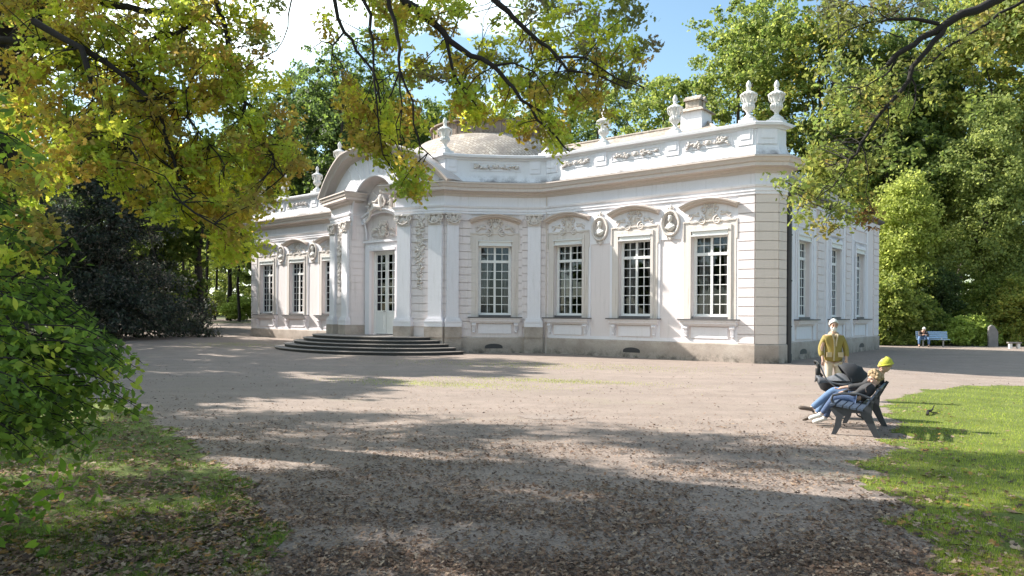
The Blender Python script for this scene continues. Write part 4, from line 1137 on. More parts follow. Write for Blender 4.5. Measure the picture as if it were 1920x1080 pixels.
for i, (px, Y, h, w, n, tn, lb) in enumerate([
    (335, 82, 2.8, 3.0, 9000, LIME, 'light undergrowth shrub at the foot of the slender trunks'),
    (405, 84, 3.4, 3.2, 9000, LIME, 'light undergrowth shrub in the middle of the bright gap'),
    (455, 80, 2.8, 2.4, 8000, [(.28, .34, .07), (.22, .28, .06)], 'light undergrowth shrub beside the left end of the palace'),
    (380, 106, 13, 8, 15000, LIME, 'sunlit thicket far behind the slender trunks'),
    (300, 77, 2.2, 2.2, 6000, MIDG, 'low dark shrub at the edge of the forecourt'),
    (470, 110, 14, 7, 9000, LIME + MIDG, 'sunlit thicket far behind the left end of the palace')]):
    x = (px - 960) / 1400 * Y
    tree('shrub', x, Y, h, [(0, 0, h * .5, w * .8, w * .7, h * .45), (-w * .6, 0, h * .4, w * .5, w * .5, h * .3), (w * .6, .1, h * .45, w * .5, w * .5, h * .35)],
         n, .22, tn, lb, 'shrub', 'undergrowth of the wood left of the palace', r=.05, trunk_top=h * .8, clump=.55, hollow=.3)
# trees standing left of the view; their shadows lie across the forecourt and the palace front
SH = 'tall trees left of the forecourt, outside the view'
for i, (x, y, h, w, n) in enumerate([(-27, 33, 21, 5.5, 11000), (-32, 41, 25, 6, 11000), (-23.5, 25.2, 15, 4.2, 9000), (-36, 49, 27, 6, 10000), (-30, 58, 21, 5.0, 9000), (-42, 36, 29, 6, 8000), (-46, 46, 33, 7, 9000),
                                      (-26, 62, 15.5, 4, 8000), (-19.5, 20.4, 11.5, 2.6, 5000)]):
    tree('broadleaf_tree', x, y, h, lobed(h, w, 12, 50 + i, .12), n, .42, MIDG, 'tall tree beyond the left edge of the view, %s' % ['third', 'fourth', 'second', 'fifth', 'seventh', 'sixth', 'eighth', 'ninth', 'first'][i] + ' counted from the oak', 'tree', SH, clump=.9)

for i, (x, y, h, w, n) in enumerate([(-38, 18, 20, 6, 5000), (-33, 6, 21, 6.5, 5000), (-44, 27, 24, 6, 5000), (-30, -8, 21, 7, 5000), (-52, 10, 26, 9, 5000), (-16, -22, 22, 8, 5000), (4, -24, 22, 8, 5000), (24, -16, 20, 8, 5000), (-55, 30, 30, 8, 5000), (40, 8, 19, 7, 5000)]):
    tree('broadleaf_tree', x, y, h, lobed(h, w, 12, 80 + i, .08), n, .7, DEEP + MIDG, 'tree of the park behind the viewer, number ' + 'one two three four five six seven eight nine ten'.split()[i] + ' from the forecourt', 'tree', 'park trees behind the viewer', clump=1.2)
# ------------------------------------------------------------------ oak overhead, tree at right, near shrub
OAKC = [(.26, .29, .03), (.35, .36, .035), (.19, .24, .03), (.30, .22, .035), (.18, .125, .03), (.13, .18, .03), (.25, .155, .035), (.30, .33, .035), (.22, .27, .035), (.16, .12, .03)]
DARKO = [(.08, .09, .03), (.10, .11, .03), (.16, .18, .03), (.10, .08, .05)]
def branchy(m, polys):
    for pts, r0, r1 in polys:
        P = [at(*p) for p in pts]; Q = []
        for i in range(len(P) - 1):
            for t in (0, .5):
                q = P[i].lerp(P[i + 1], t)
                if t: q = q + Vector((noise.noise(q * 2.1), noise.noise(q * 2.1 + Vector((9, 0, 0))), noise.noise(q * 2.1 + Vector((0, 9, 0))))) * .07
                Q.append(q)
        Q.append(P[-1]); n = len(Q) - 1
        m.tube(Q, [.95 * (r0 + (r1 - r0) * (i / n) ** .8) for i in range(n + 1)], 7)
        yield Q
def sprays(m, BP, blobs, seed, per=62, spread=.135, reach=.95, back=.7, thin=1.0):
    """leafy twigs: each blob (px,py,rx,ry,count,Y,palette) places twig ends; a twig runs from the nearest bough"""
    g = random.Random(seed); out = []; pal = []; A = np.array([tuple(p) for p in BP])
    for px, py, rx, ry, cnt, Y, pl in blobs:
        for k in range(max(1, round(cnt * (thin if px > 465 else .84)))):
            a = g.uniform(0, 2 * math.pi); q = math.sqrt(g.uniform(0, 1))
            e = at(px + rx * q * math.cos(a), py + ry * q * math.sin(a), Y + back + g.uniform(-.7, .9))
            d = np.linalg.norm(A - np.array(e), axis=1); near = np.argsort(d)[:9]; b = Vector(A[int(near[g.randrange(len(near))])]); L = (e - b).length
            if L < reach and L > .05:
                w_ = Vector((g.uniform(-1, 1), g.uniform(-1, 1), g.uniform(-.2, 1))) * .16 * L; m1 = b.lerp(e, .33) + w_; mid = b.lerp(e, .68) + w_ * .8
                m.tube([b, m1, mid, e], [.007, .006, .0045, .002], 4, False); d0 = (e - b).normalized()
            else: d0 = Vector((g.uniform(-1, 1), g.uniform(-1, 1), -.3)).normalized(); mid = e - d0 * .2
            pc0 = g.choice(pl)
            for j in range(per):
                t = g.random() ** .6; c = e - d0 * (.30 * (1 - t)); s_ = spread * (.45 + .55 * t)
                out.append((c.x + g.gauss(0, s_ * .55), c.y + g.gauss(0, s_ * .55), c.z + g.gauss(0, s_ * .42)))
                pal.append(tuple(np.array(pc0) * .72 + np.array(g.choice(pl)) * .28))
    return out, pal

oak = empty('oak_tree', (-8.3, 12, 0), 0, 'old oak at the left edge, its yellow green boughs hanging over the view', 'tree')
def rel(o, root):
    """keep the placed child where it is while hanging it under its thing"""
    o.parent = root; o.location = -root.location; return o
tm = MB(); tm.tube([(-8.3, 12, -.3), (-8.3, 12, .3), (-8.35, 12, 2), (-8.2, 11.9, 5), (-8.1, 11.7, 8), (-7.6, 11.4, 11), (-7.2, 11, 14)], [.75, .55, .46, .42, .38, .25, .1], 16)
for a, b, c, r in (((-8.2, 11.9, 5.2), (-6.5, 10.6, 6.6), (-3.6, 9.3, 7.3), .2), ((-8.2, 11.9, 6), (-6, 10, 8), (-1.5, 8.8, 8.6), .22), ((-8.1, 11.7, 7.5), (-5, 9.5, 9.6), (0, 8.5, 9.4), .2),
                   ((-8.2, 11.8, 4.6), (-7.4, 9.8, 5.4), (-6.3, 8.2, 5.4), .16), ((-8.1, 11.7, 7.2), (-9.5, 9, 9), (-10, 6, 9.6), .2), ((-7.8, 11.5, 9.5), (-10, 12.5, 11), (-12, 12, 11.5), .16)):
    tm.tube([a, Vector(a).lerp(Vector(b), .5) + Vector((0, 0, .15)), b, Vector(b).lerp(Vector(c), .5) + Vector((0, 0, .2)), c], [r, r * .9, r * .75, r * .5, r * .25], 9)
BR_OAK = [
 ([(-140, 40, 8.6), (0, 75, 8.2), (70, 72, 8), (140, 80, 8), (200, 120, 8), (250, 160, 8), (300, 220, 8), (325, 300, 8), (345, 350, 7.9), (380, 385, 7.8)], .055, .01),
 ([(60, 40, 7.6), (150, 90, 7.5), (180, 180, 7.5), (215, 220, 7.4), (240, 280, 7.4), (290, 340, 7.3), (340, 380, 7.2), (400, 420, 7.2)], .04, .008),
 ([(140, -20, 9), (200, 10, 9), (270, 22, 9), (320, 22, 9), (365, -10, 9)], .045, .04),
 ([(270, 80, 8.3), (300, 60, 8.3), (340, 55, 8.3), (380, 30, 8.4)], .03, .02),
 ([(395, -60, 8.8), (403, -20, 8.6), (412, 30, 8.6), (425, 90, 8.6), (440, 150, 8.5), (455, 220, 8.4), (480, 250, 8.4), (510, 290, 8.3), (530, 330, 8.2)], .045, .008),
 ([(250, 120, 8.2), (300, 180, 8.2), (350, 220, 8.1), (390, 270, 8.1), (420, 310, 8)], .025, .006),
 ([(540, -30, 8), (537, 30, 8), (530, 70, 8), (515, 95, 8)], .012, .005),
 ([(624, -60, 8.6), (624, 0, 8.5), (642, 60, 8.5), (665, 95, 8.5), (698, 136, 8.5), (710, 192, 8.4), (711, 270, 8.4)], .032, .007),
 ([(642, 60, 8.5), (622, 85, 8.5), (618, 120, 8.5)], .014, .005),
 ([(622, 85, 8.5), (600, 78, 8.5), (580, 92, 8.5)], .012, .004),
 ([(672, -60, 8.3), (678, 0, 8.2), (690, 55, 8.2), (697, 100, 8.2), (705, 200, 8.1), (716, 290, 8.1)], .03, .006),
 ([(715, -60, 8), (724, -10, 8), (737, 40, 8), (747, 92, 7.9), (747, 132, 7.9), (772, 190, 7.9), (787, 275, 7.8), (812, 297, 7.8)], .034, .005),
 ([(747, 132, 7.9), (732, 175, 7.9), (712, 205, 7.9)], .014, .004), ([(747, 132, 7.9), (752, 200, 7.8), (752, 285, 7.8)], .012, .004),
 ([(700, -90, 8.8), (740, -20, 8.6), (775, 14, 8.6), (815, 48, 8.6), (839, 76, 8.5), (880, 105, 8.5), (923, 124, 8.4), (950, 155, 8.4), (975, 188, 8.3), (1005, 225, 8.3), (1040, 255, 8.3), (1066, 284, 8.2)], .06, .008),
 ([(833, 70, 8.5), (847, 136, 8.5), (871, 176, 8.4), (897, 208, 8.4)], .024, .006),
 ([(923, 124, 8.4), (960, 118, 8.3), (1000, 135, 8.3), (1020, 165, 8.3)], .016, .005),
 ([(880, -60, 9), (923, 0, 8.8), (950, 22, 8.8), (979, 52, 8.8), (1010, 80, 8.8), (1043, 108, 8.7), (1063, 132, 8.7), (1120, 142, 8.7), (1172, 166, 8.6)], .048, .008),
 ([(1043, 108, 8.7), (1095, 108, 8.7), (1151, 146, 8.7), (1205, 165, 8.7)], .02, .005),
]
BP = []; 
for Q in branchy(tm, BR_OAK): BP += Q
P_ = OAKC; D_ = DARKO + OAKC[:3]
BL = [(60, 60, 160, 90, 60, 7.6, P_), (220, 60, 170, 90, 75, 7.8, P_), (90, 210, 130, 80, 55, 7.2, P_), (300, 150, 150, 90, 75, 7.8, P_), (420, 90, 90, 110, 48, 8.4, P_), (370, 240, 120, 90, 60, 7.8, P_),
      (150, 285, 90, 50, 28, 6.8, P_), (120, 310, 40, 26, 7, 6.6, P_), (270, 350, 65, 45, 24, 7.2, P_), (330, 380, 60, 45, 22, 7.2, P_), (410, 330, 90, 60, 36, 7.8, P_), (425, 420, 52, 70, 30, 7.4, P_), (440, 475, 30, 38, 11, 7.4, P_),
      (500, 230, 75, 90, 38, 8.2, P_), (530, 320, 42, 60, 18, 8.2, P_), (505, 365, 40, 30, 9, 8.2, P_), (500, 60, 40, 70, 13, 8.4, D_), (470, 400, 28, 30, 7, 7.6, P_),
      (55, 330, 50, 60, 9, 6.4, P_), (45, 400, 45, 60, 6, 5.6, P_), (50, 470, 50, 30, 5, 5.2, P_), (230, 280, 60, 40, 14, 7.4, P_),
      (600, 38, 18, 12, 3, 8.4, P_), (690, 20, 45, 30, 9, 8.2, P_), (760, 20, 50, 32, 15, 8.3, P_), (830, 25, 50, 30, 17, 8.5, P_),
      (695, 205, 55, 45, 16, 8.2, P_), (660, 180, 30, 28, 6, 8.4, P_), (720, 245, 45, 35, 13, 8.1, P_), (770, 235, 45, 40, 13, 7.9, P_), (670, 255, 28, 36, 9, 8.2, P_), (700, 278, 30, 14, 4, 8.1, P_),
      (755, 322, 42, 26, 13, 7.7, P_), (780, 335, 30, 30, 8, 7.7, P_), (765, 352, 24, 18, 6, 7.7, P_), (740, 60, 30, 60, 9, 8.1, P_), (750, 110, 30, 40, 8, 8, P_), (790, 90, 40, 60, 12, 8.3, D_),
      (850, 160, 60, 50, 20, 8.4, P_), (900, 200, 60, 40, 18, 8.3, P_), (860, 220, 45, 22, 9, 8.3, P_), (960, 200, 60, 45, 22, 8.3, P_), (1010, 230, 50, 40, 17, 8.3, P_), (1050, 265, 35, 26, 10, 8.2, P_), (900, 120, 70, 40, 15, 8.5, D_),
      (1000, 140, 70, 50, 22, 8.6, D_), (1060, 80, 90, 60, 34, 8.8, P_ + D_), (1110, 50, 80, 55, 26, 8.8, D_), (1170, 20, 50, 35, 12, 8.8, DARKO), (1150, 110, 60, 50, 16, 8.7, P_ + DARKO), (1185, 150, 30, 26, 6, 8.7, DARKO), (1080, 180, 60, 45, 17, 8.5, P_), (1120, 215, 40, 26, 8, 8.5, P_),
      (1000, 10, 50, 16, 6, 8.8, D_), (940, 60, 40, 30, 6, 8.7, D_), (1195, 70, 20, 26, 3, 8.8, DARKO),
      (300, -70, 420, 60, 60, 8.6, P_), (950, -60, 300, 45, 30, 8.8, P_)]
LP, LC = sprays(tm, BP, BL, 5, thin=.62)
rel(tm.build('trunk', M['bark_dark'], oak, True, 80), oak)
rel(leaves('foliage', np.array(LP), .068, np.array(LC) * 1.55, M['leaf'], oak, OAK, up=.3, jit=.25), oak)  # tint raised: backlight the upper crown blocks is put into the leaf colour
# the rest of the crown stands above and left of the view and dapples the foreground
g_ = random.Random(21); CP = []
def dap(tx, ty):
    """how leafy the crown is over the spot that shades (tx, ty)"""
    p = tx * .416 + ty * .910; n = noise.noise(Vector((tx * .5, ty * 1.5, 2.5))) + .5 * noise.noise(Vector((tx * 1.3, ty * 3.6, 7.5)))
    v = .40 + n * 1.35 + .30 * sm((p - 8.2) / 1.2) + .45 * sm((-tx - .8) / 1.2) * sm((9.5 - ty) / 2)
    v -= .62 * math.exp(-((p - 6.7) / .55) ** 2) * sm((tx + .5) / 1.5)       # a gap that lets a bright band through
    if p > 10.9 + .04 * tx + noise.noise(Vector((tx * .6, 0, 0))) * .6: return -1
    return v
k = 0
while k < 2400:
    tx, ty = g_.uniform(-9, 12), g_.uniform(1.5, 13); 
    if dap(tx, ty) < .36 + g_.uniform(-.04, .04): continue
    z = g_.uniform(7.6, 12.5); x, y = tx - 1.376 * z * .910, ty + 1.376 * z * .416
    if z < 1.9 + .42 * y + 1.0 and x > -.72 * y: continue
    CP.append((x, y, z)); k += 1
CP = np.array(CP); Q_ = RNG.normal(size=(len(CP), 26, 3)) * .22; CL = (CP[:, None] + Q_).reshape(-1, 3)
rel(leaves('upper_foliage', CL, .15, OAKC, M['leaf'], oak, QUAD, up=.35), oak)

# tree outside the right edge whose long bough reaches into the picture
rt = empty('oak_tree', (14.2, 13.5, ground(14.2, 13.5)), 0, 'tree at the right whose long dark bough slants down from the top right corner', 'tree')
rm = MB(); zr_ = ground(14.2, 13.5); rm.tube([(14.2, 13.5, zr_ - .3), (14.2, 13.5, .4), (14.1, 13.4, 3), (13.6, 13.2, 6), (12.4, 13, 8.2)], [.5, .36, .3, .26, .2], 14)
rm.tube([(12.4, 13, 8.2), (11.2, 12.8, 8.0), at(1960, -40, 12.5)], [.2, .16, .13], 10)
rm.tube([(13.6, 13.2, 6), (14.5, 12.5, 8.5), (15, 12, 11)], [.22, .15, .05], 8)
BR_R = [([(1960, -40, 12.5), (1857, 3, 12.2), (1798, 27, 12), (1763, 50, 12), (1725, 70, 12), (1690, 95, 12), (1662, 122, 12)], .13, .05),
 ([(2050, -30, 13), (1919, 0, 12.6), (1870, 25, 12.6), (1818, 62, 12.5), (1770, 90, 12.5), (1730, 130, 12.5)], .05, .02),
 ([(1757, 45, 12), (1710, 35, 12), (1662, 36, 12), (1640, 40, 12), (1612, 47, 12), (1569, 74, 12)], .05, .012),
 ([(1662, 36, 12), (1640, 15, 12), (1600, 8, 12)], .02, .006), ([(1700, 35, 12), (1710, 10, 12), (1735, -15, 12)], .015, .006),
 ([(1690, 70, 12), (1660, 60, 12), (1630, 62, 12), (1585, 40, 12)], .018, .005),
 ([(1768, 50, 12), (1748, 76, 12), (1722, 110, 12), (1702, 150, 12), (1680, 178, 12), (1655, 205, 12), (1630, 240, 12), (1612, 268, 12), (1590, 300, 12), (1583, 318, 12)], .075, .02),
 ([(1690, 95, 12), (1668, 130, 12), (1640, 150, 12), (1610, 165, 12), (1560, 178, 12)], .03, .006),
 ([(1702, 130, 12), (1714, 160, 12), (1714, 190, 12), (1700, 222, 12)], .03, .01), ([(1662, 194, 12), (1664, 235, 12), (1652, 275, 12)], .016, .005),
 ([(1612, 268, 12), (1622, 300, 12), (1622, 360, 12), (1640, 400, 12)], .018, .005), ([(1583, 318, 12), (1560, 350, 12), (1530, 372, 12), (1490, 352, 12), (1468, 342, 12)], .018, .004),
 ([(1583, 318, 12), (1570, 380, 12), (1550, 412, 12), (1552, 440, 12)], .012, .003)]
BP2 = []
for Q in branchy(rm, [(a, b * .72, c * .8) for a, b, c in BR_R]): BP2 += Q
RO = [(.17, .21, .04), (.14, .19, .04), (.22, .23, .045), (.21, .16, .04), (.10, .14, .035), (.13, .16, .035), (.19, .21, .05)]
BL2 = [(1600, 15, 75, 26, 16, 12, DARKO), (1700, 10, 60, 16, 8, 12, DARKO), (1560, 50, 30, 22, 5, 12, DARKO), (1640, 60, 50, 18, 6, 12, DARKO),
       (1560, 110, 60, 40, 9, 12, RO), (1620, 130, 70, 40, 12, 12, RO), (1700, 170, 60, 50, 10, 12, RO), (1560, 200, 60, 40, 12, 12, RO), (1640, 235, 70, 40, 15, 12, RO), (1530, 250, 50, 35, 11, 12, RO),
       (1570, 300, 60, 35, 15, 12, RO), (1530, 330, 50, 30, 15, 12, RO), (1610, 340, 60, 35, 12, 12, RO), (1495, 350, 30, 22, 6, 12, RO), (1540, 380, 60, 22, 13, 12, RO), (1600, 400, 50, 18, 8, 12, RO), (1480, 395, 20, 22, 3, 12, RO),
       (1460, 338, 8, 8, 1, 12, RO), (1552, 430, 16, 22, 3, 12, RO), (1525, 425, 8, 12, 1, 12, RO), (1640, 420, 20, 22, 3, 12, [(.16, .08, .03), (.12, .1, .03)]), (1760, 110, 60, 40, 8, 12.3, RO), (1840, 60, 70, 50, 12, 12.5, RO), (1900, 30, 50, 40, 9, 12.5, RO), (1790, 200, 50, 40, 4, 12.5, RO), (1680, 300, 50, 40, 6, 12, RO)]
LP, LC = sprays(rm, BP2, BL2, 9, per=40, spread=.25, reach=1.5, thin=.72)
rel(rm.build('trunk', M['bark_dark'], rt, True, 80), rt)
rel(leaves('foliage', np.array(LP), .09, np.array(LC), M['leaf'], rt, OAK, up=.3, jit=.25), rt)
P, N = crown_pts([(15.5, 13, 11, 3.5, 3.5, 2.5), (17.5, 12, 8, 3, 3, 2)], 9000, .8, 50, 4); rel(leaves('upper_foliage', P, .2, RO, M['leaf'], rt, QUAD, nrm=N), rt)

# leafy shrub close to the camera at left
sh = empty('leafy_shrub', (-3.6, 5.2, 0), 0, 'bright backlit shrub with long pointed leaves filling the left edge', 'shrub')
sm_ = MB(); g2 = random.Random(8); tips = []
SG = [(.13, .23, .02), (.18, .28, .025), (.09, .16, .02), (.26, .34, .03), (.15, .21, .03), (.07, .12, .02)]
def frond(e0, e1, r=.006):
    e0, e1 = Vector(e0), Vector(e1); mid = e0.lerp(e1, .5) + Vector((0, 0, .12 * (e1 - e0).length))
    sm_.tube([e0, mid, e1], [r, r * .7, r * .3], 5, False); return e0, mid, e1
LF = []; 
def spray2(px, py, rx, ry, cnt, Y, dx=.55, dz=-.22):
    for k in range(cnt):
        a = g2.uniform(0, 6.28); q = g2.random() ** .55 * 1.35; e = at(px + rx * q * math.cos(a), py + ry * q * math.sin(a), Y + g2.uniform(-.6, .6))
        L = g2.uniform(.35, .65); b = e - Vector((dx + g2.uniform(-.25, .2), g2.uniform(-.3, .3), dz + g2.uniform(-.12, .12))).normalized() * L
        a0, m0, b0 = frond(b, e)
        for j in range(12):
            t = .15 + .85 * j / 11; c = a0.lerp(m0, t * 2) if t < .5 else m0.lerp(b0, t * 2 - 1)
            for s in (-1, 1): LF.append((c.x + g2.gauss(0, .018), c.y + s * .045 + g2.gauss(0, .02), c.z - g2.uniform(.0, .06)))
for a in [(30, 330, 45, 60, 8, 6.0), (45, 420, 60, 70, 13, 5.9), (45, 520, 65, 70, 20, 5.8), (95, 595, 85, 50, 26, 5.7), (50, 680, 90, 70, 34, 5.5), (140, 660, 75, 45, 22, 5.6), (170, 715, 70, 40, 18, 5.5), (95, 745, 90, 50, 22, 5.4), (30, 800, 70, 40, 16, 5.3), (100, 800, 80, 34, 16, 5.6), (40, 860, 60, 30, 10, 5.4), (150, 820, 60, 22, 7, 5.7),
          (215, 672, 40, 26, 8, 5.6), (258, 696, 22, 14, 3, 5.6), (165, 775, 60, 22, 8, 5.4), (225, 755, 40, 20, 5, 5.5), (90, 480, 45, 35, 6, 5.9), (0, 600, 50, 200, 20, 6.0), (-90, 600, 70, 240, 40, 5.6), (262, 772, 18, 12, 2, 5.5)]: spray2(*a)
for k in range(9):
    a = g2.uniform(0, 6.28); x0, y0 = -4.7 + .35 * math.cos(a), 6.0 + .3 * math.sin(a); e = at(g2.uniform(-60, 200), g2.uniform(400, 760), 5.3)
    sm_.tube([(x0, y0, -.05), ((x0 * 2 + e.x) / 3, (y0 + e.y) / 2, e.z * .6 + .2), e], [.018, .012, .004], 6)
rel(sm_.build('stem', M['bark_dark'], sh, True, 80), sh)
LF = np.array(LF); pn = np.array([noise.noise(Vector(p) * 1.9) + .5 * noise.noise(Vector(p) * 5 + Vector((7, 3, 1))) for p in LF])
pick = np.clip(((pn + .75) / 1.5 * 7 + RNG.normal(0, .8, len(LF))), 0, 6).astype(int)
SGR = np.array([(.05, .085, .02), (.07, .12, .022), (.10, .17, .025), (.13, .21, .03), (.18, .26, .035), (.28, .34, .045), (.40, .43, .06)])  # dark to bright clusters put sunlit patches into the leaf colour
rel(leaves('foliage', LF, .074, SGR[pick], M['leaf'], sh, LANCE, up=.32, jit=.25), sh)
P, N = crown_pts([(-4.5, 5.9, .6, .9, .9, .7), (-4.9, 5.8, 1.9, .7, .8, 1.1), (-5.0, 6.2, 3.1, .7, .7, .9)], 2600, .45, 14, 6); rel(leaves('inner_foliage', P, .10, SG[:3], M['leaf'], sh, LANCE, nrm=N), sh)
# ------------------------------------------------------------------ people
def skin(name, nodes, edges, mat, parent, root=0, sub=2):
    """one continuous surface grown round a skeleton: nodes key -> (x, y, z, r[, r2])"""
    keys = list(nodes); ix = {k: i for i, k in enumerate(keys)}
    me = bpy.data.meshes.new(name); me.from_pydata([nodes[k][:3] for k in keys], [(ix[a], ix[b]) for a, b in edges], [])
    o = link(name, me, mat, parent)
    o.modifiers.new('grow', 'SKIN'); o.modifiers['grow'].use_smooth_shade = True
    sv = me.skin_vertices[0].data
    for i, k in enumerate(keys):
        n = nodes[k]; sv[i].radius = (n[3], n[4] if len(n) > 4 else n[3]); sv[i].use_root = i == root
    s_ = o.modifiers.new('smooth', 'SUBSURF'); s_.levels = s_.render_levels = sub
    return o
def E(*chains):
    out = []
    for c in chains:
        c = c.split(); out += list(zip(c, c[1:]))
    return out
def hand_nodes(nd, ed, w, d, side, pre):
    """palm and five curled fingers from the wrist w along direction d"""
    w, d = Vector(w), Vector(d).normalized(); a = d.cross(Vector((0, 0, 1)));
    a = a.normalized() if a.length > .1 else Vector((1, 0, 0)); a *= side; c = d.cross(a)
    p = w + d * .045; nd[pre + 'p'] = (*p, .026); ed.append((pre + 'w', pre + 'p'))
    q = w + d * .085; nd[pre + 'q'] = (*q, .026); ed.append((pre + 'p', pre + 'q'))
    for i, (off, L) in enumerate(((-.027, .06), (-.009, .07), (.009, .068), (.026, .052))):
        k0, k1, k2 = (pre + 'f%d%d' % (i, j) for j in range(3))
        b = q + a * off; nd[k0] = (*(b + d * .02), .0085); nd[k1] = (*(b + d * (.02 + L * .5) + c * .012), .008); nd[k2] = (*(b + d * (.02 + L * .8) + c * .035), .007)
        ed += [(pre + 'q', k0), (k0, k1), (k1, k2)]
    t0 = p + a * -.036 + c * .01; t1 = t0 + d * .035 + a * -.012 + c * .01
    nd[pre + 't0'] = (*t0, .011); nd[pre + 't1'] = (*t1, .009); ed += [(pre + 'p', pre + 't0'), (pre + 't0', pre + 't1')]
def head_bits(root, hc, fwd, hair, haircap=(1.12, 1.12, 1.1), beard=None, cut=.0, hairname='hair'):
    """face details on a head centred at hc looking along fwd"""
    hc, f = Vector(hc), Vector(fwd).normalized(); s_ = f.cross(Vector((0, 0, 1))).normalized(); u = s_.cross(f)
    Rm = Matrix((s_, f, u)).transposed()
    def P(x, y, z): return hc + Rm @ Vector((x, y, z))
    m = MB()
    m.ball(P(0, 0, 0), (.074, .092, .112), 14, 10, Rm); m.ball(P(0, .045, -.065), (.05, .045, .05), 10, 7, Rm)
    m.ball(P(0, .098, -.012), (.014, .022, .026), 8, 6, Rm); m.tube([P(-.05, .078, .022), P(0, .09, .026), P(.05, .078, .022)], .010, 6)
    for k in (-1, 1): m.ball(P(k * .076, -.005, -.01), (.012, .02, .03), 8, 6, Rm)
    for k in (-1, 1): m.ball(P(k * .038, .06, -.03), (.026, .026, .024), 8, 6, Rm)
    hd_ = m
    e = MB()
    for k in (-1, 1): e.ball(P(k * .030, .080, .006), (.010, .007, .006), 8, 6, Rm)
    e.build('eye', M['jacket'], root, True)
    l = MB(); l.tube([P(-.024, .084, -.055), P(0, .092, -.053), P(.024, .084, -.055)], .006, 6); l.build('mouth', M['mouth'], root, True)
    h = MB(); g = random.Random(int(hc.x * 100) + 3)
    n, k = 16, 9; vs = []
    for i in range(k + 1):
        ph = math.pi * .58 * i / k
        for j in range(n):
            t = 2 * math.pi * j / n; front = max(0, math.sin(t)); r = 1 + g.uniform(-.04, .07)
            lim = 1 - .42 * front - cut; p = ph * (lim if i else 1)
            vs.append(tuple(P(.084 * haircap[0] * r * math.sin(p) * math.cos(t), -.008 + .1 * haircap[1] * r * math.sin(p) * math.sin(t) * (1 if math.sin(t) < 0 else .98), .01 + .115 * haircap[2] * r * math.cos(p))))
    h.add(vs, [(i * n + j, (i + 1) * n + j, (i + 1) * n + (j + 1) % n, i * n + (j + 1) % n) for i in range(k) for j in range(n)])
    ho = h.build(hairname, hair, root, True, 180); so_ = ho.modifiers.new('t', 'SOLIDIFY'); so_.thickness = .012
    if haircap[0] > 1.15:          # a mop of curls
        cu = MB()
        for _ in range(70):
            a, p_ = g.uniform(0, 6.283), g.uniform(0, 1.75)
            if math.sin(a) > .2 and p_ > .95: continue
            c_ = P(.105 * math.sin(p_) * math.cos(a), -.01 + .12 * math.sin(p_) * math.sin(a), .015 + .13 * math.cos(p_)); cu.ball(c_, g.uniform(.018, .032), 7, 5)
        cu.build('curl', hair, ho, True, 180)
    if beard:
        b = MB(); b.ball(P(0, .062, -.088), (.052, .045, .055), 12, 8, Rm); b.tube([P(-.06, .045, -.03), P(-.055, .06, -.07), P(0, .09, -.1), P(.055, .06, -.07), P(.06, .045, -.03)], [.014, .022, .03, .022, .014], 8)
        b.tube([P(-.03, .088, -.046), P(0, .1, -.04), P(.03, .088, -.046)], .009, 6); b.build('beard', beard, root, True, 180)
    return hd_
M['mouth'] = plain('lips', (.34, .14, .12), .5, .05, 30, 0)
def body(root, nd, ed, head, mat=None):
    """skin figure with the modelled head merged into the same mesh"""
    o = skin('body', nd, ed, mat or M['skin'], root, 0, 2)
    b = len(o.data.vertices)
    return o
def person(name, loc, rz, label, group=None): return empty(name, (*loc, ground(*loc)), rz, label, 'person', group)
def shoe(root, heel, toe, mat=None, h=.09):
    a, b = Vector(heel), Vector(toe); m = MB(); d = (b - a)
    m.tube([a - d * .05 + Vector((0, 0, .045)), a + d * .15 + Vector((0, 0, .05)), a + d * .5 + Vector((0, 0, .045)), a + d * .85 + Vector((0, 0, .035)), b + Vector((0, 0, .03))], [.032, .042, .046, .045, .022], 10, flat=.8)
    m.tube([a + d * .12 + Vector((0, 0, .06)), a + d * .12 + Vector((0, 0, .06 + h * .6))], .044, 10)
    return m.build('shoe', mat or M['shoe'], root, True, 60)

# man standing behind the pushchair, local: y is the way he faces
mx_, my_ = 7.19, 16.7
man = person('person', (mx_, my_), R(172), 'elderly bearded man in a loose mustard coat standing behind the black pushchair')
ND = {'pel': (0, 0, .95, .13, .11), 'sp': (0, -.01, 1.12, .14, .10), 'ch': (0, 0, 1.33, .15, .11), 'nk': (0, .0, 1.48, .06), 'hd0': (0, .02, 1.56, .055), 'hd1': (0, .03, 1.66, .085), 'hd2': (0, .02, 1.72, .07)}
ED = E('pel sp ch nk hd0 hd1 hd2')
for s, k in ((1, 'r'), (-1, 'l')):
    ND.update({k + 'sh': (s * .18, 0, 1.42, .065), k + 'el': (s * .27, -.02 if k == 'l' else .02, 1.14, .047), k + 'w': (s * .25, .10, .93, .028), k + 'hip': (s * .09, 0, .88, .095), k + 'kn': (s * .11, .03, .49, .06), k + 'an': (s * .12, 0, .09, .042), k + 'to': (s * .15, .13, .05, .035)})
    ED += E('ch %ssh %sel %sw' % (k, k, k), 'pel %ship %skn %san %sto' % (k, k, k, k)); hand_nodes(ND, ED, ND[k + 'w'][:3], (0.0, .25, -1), s, k)
hd_ = head_bits(man, (0, .03, 1.67), (.05, 1, -.12), M['hair_white'], (1.06, 1.07, 1.04), M['hair_white'], cut=.05)
skin('body', ND, ED, M['skin'], man)
hd_.build('head', M['skin'], man, True, 180)
CT = {'a': (0, 0, .82, .225, .16), 'b': (0, 0, .98, .21, .15), 'c': (0, -.01, 1.15, .185, .14), 'd': (0, 0, 1.33, .16, .12), 'e': (0, 0, 1.44, .085, .08)}
CE = E('a b c d e')
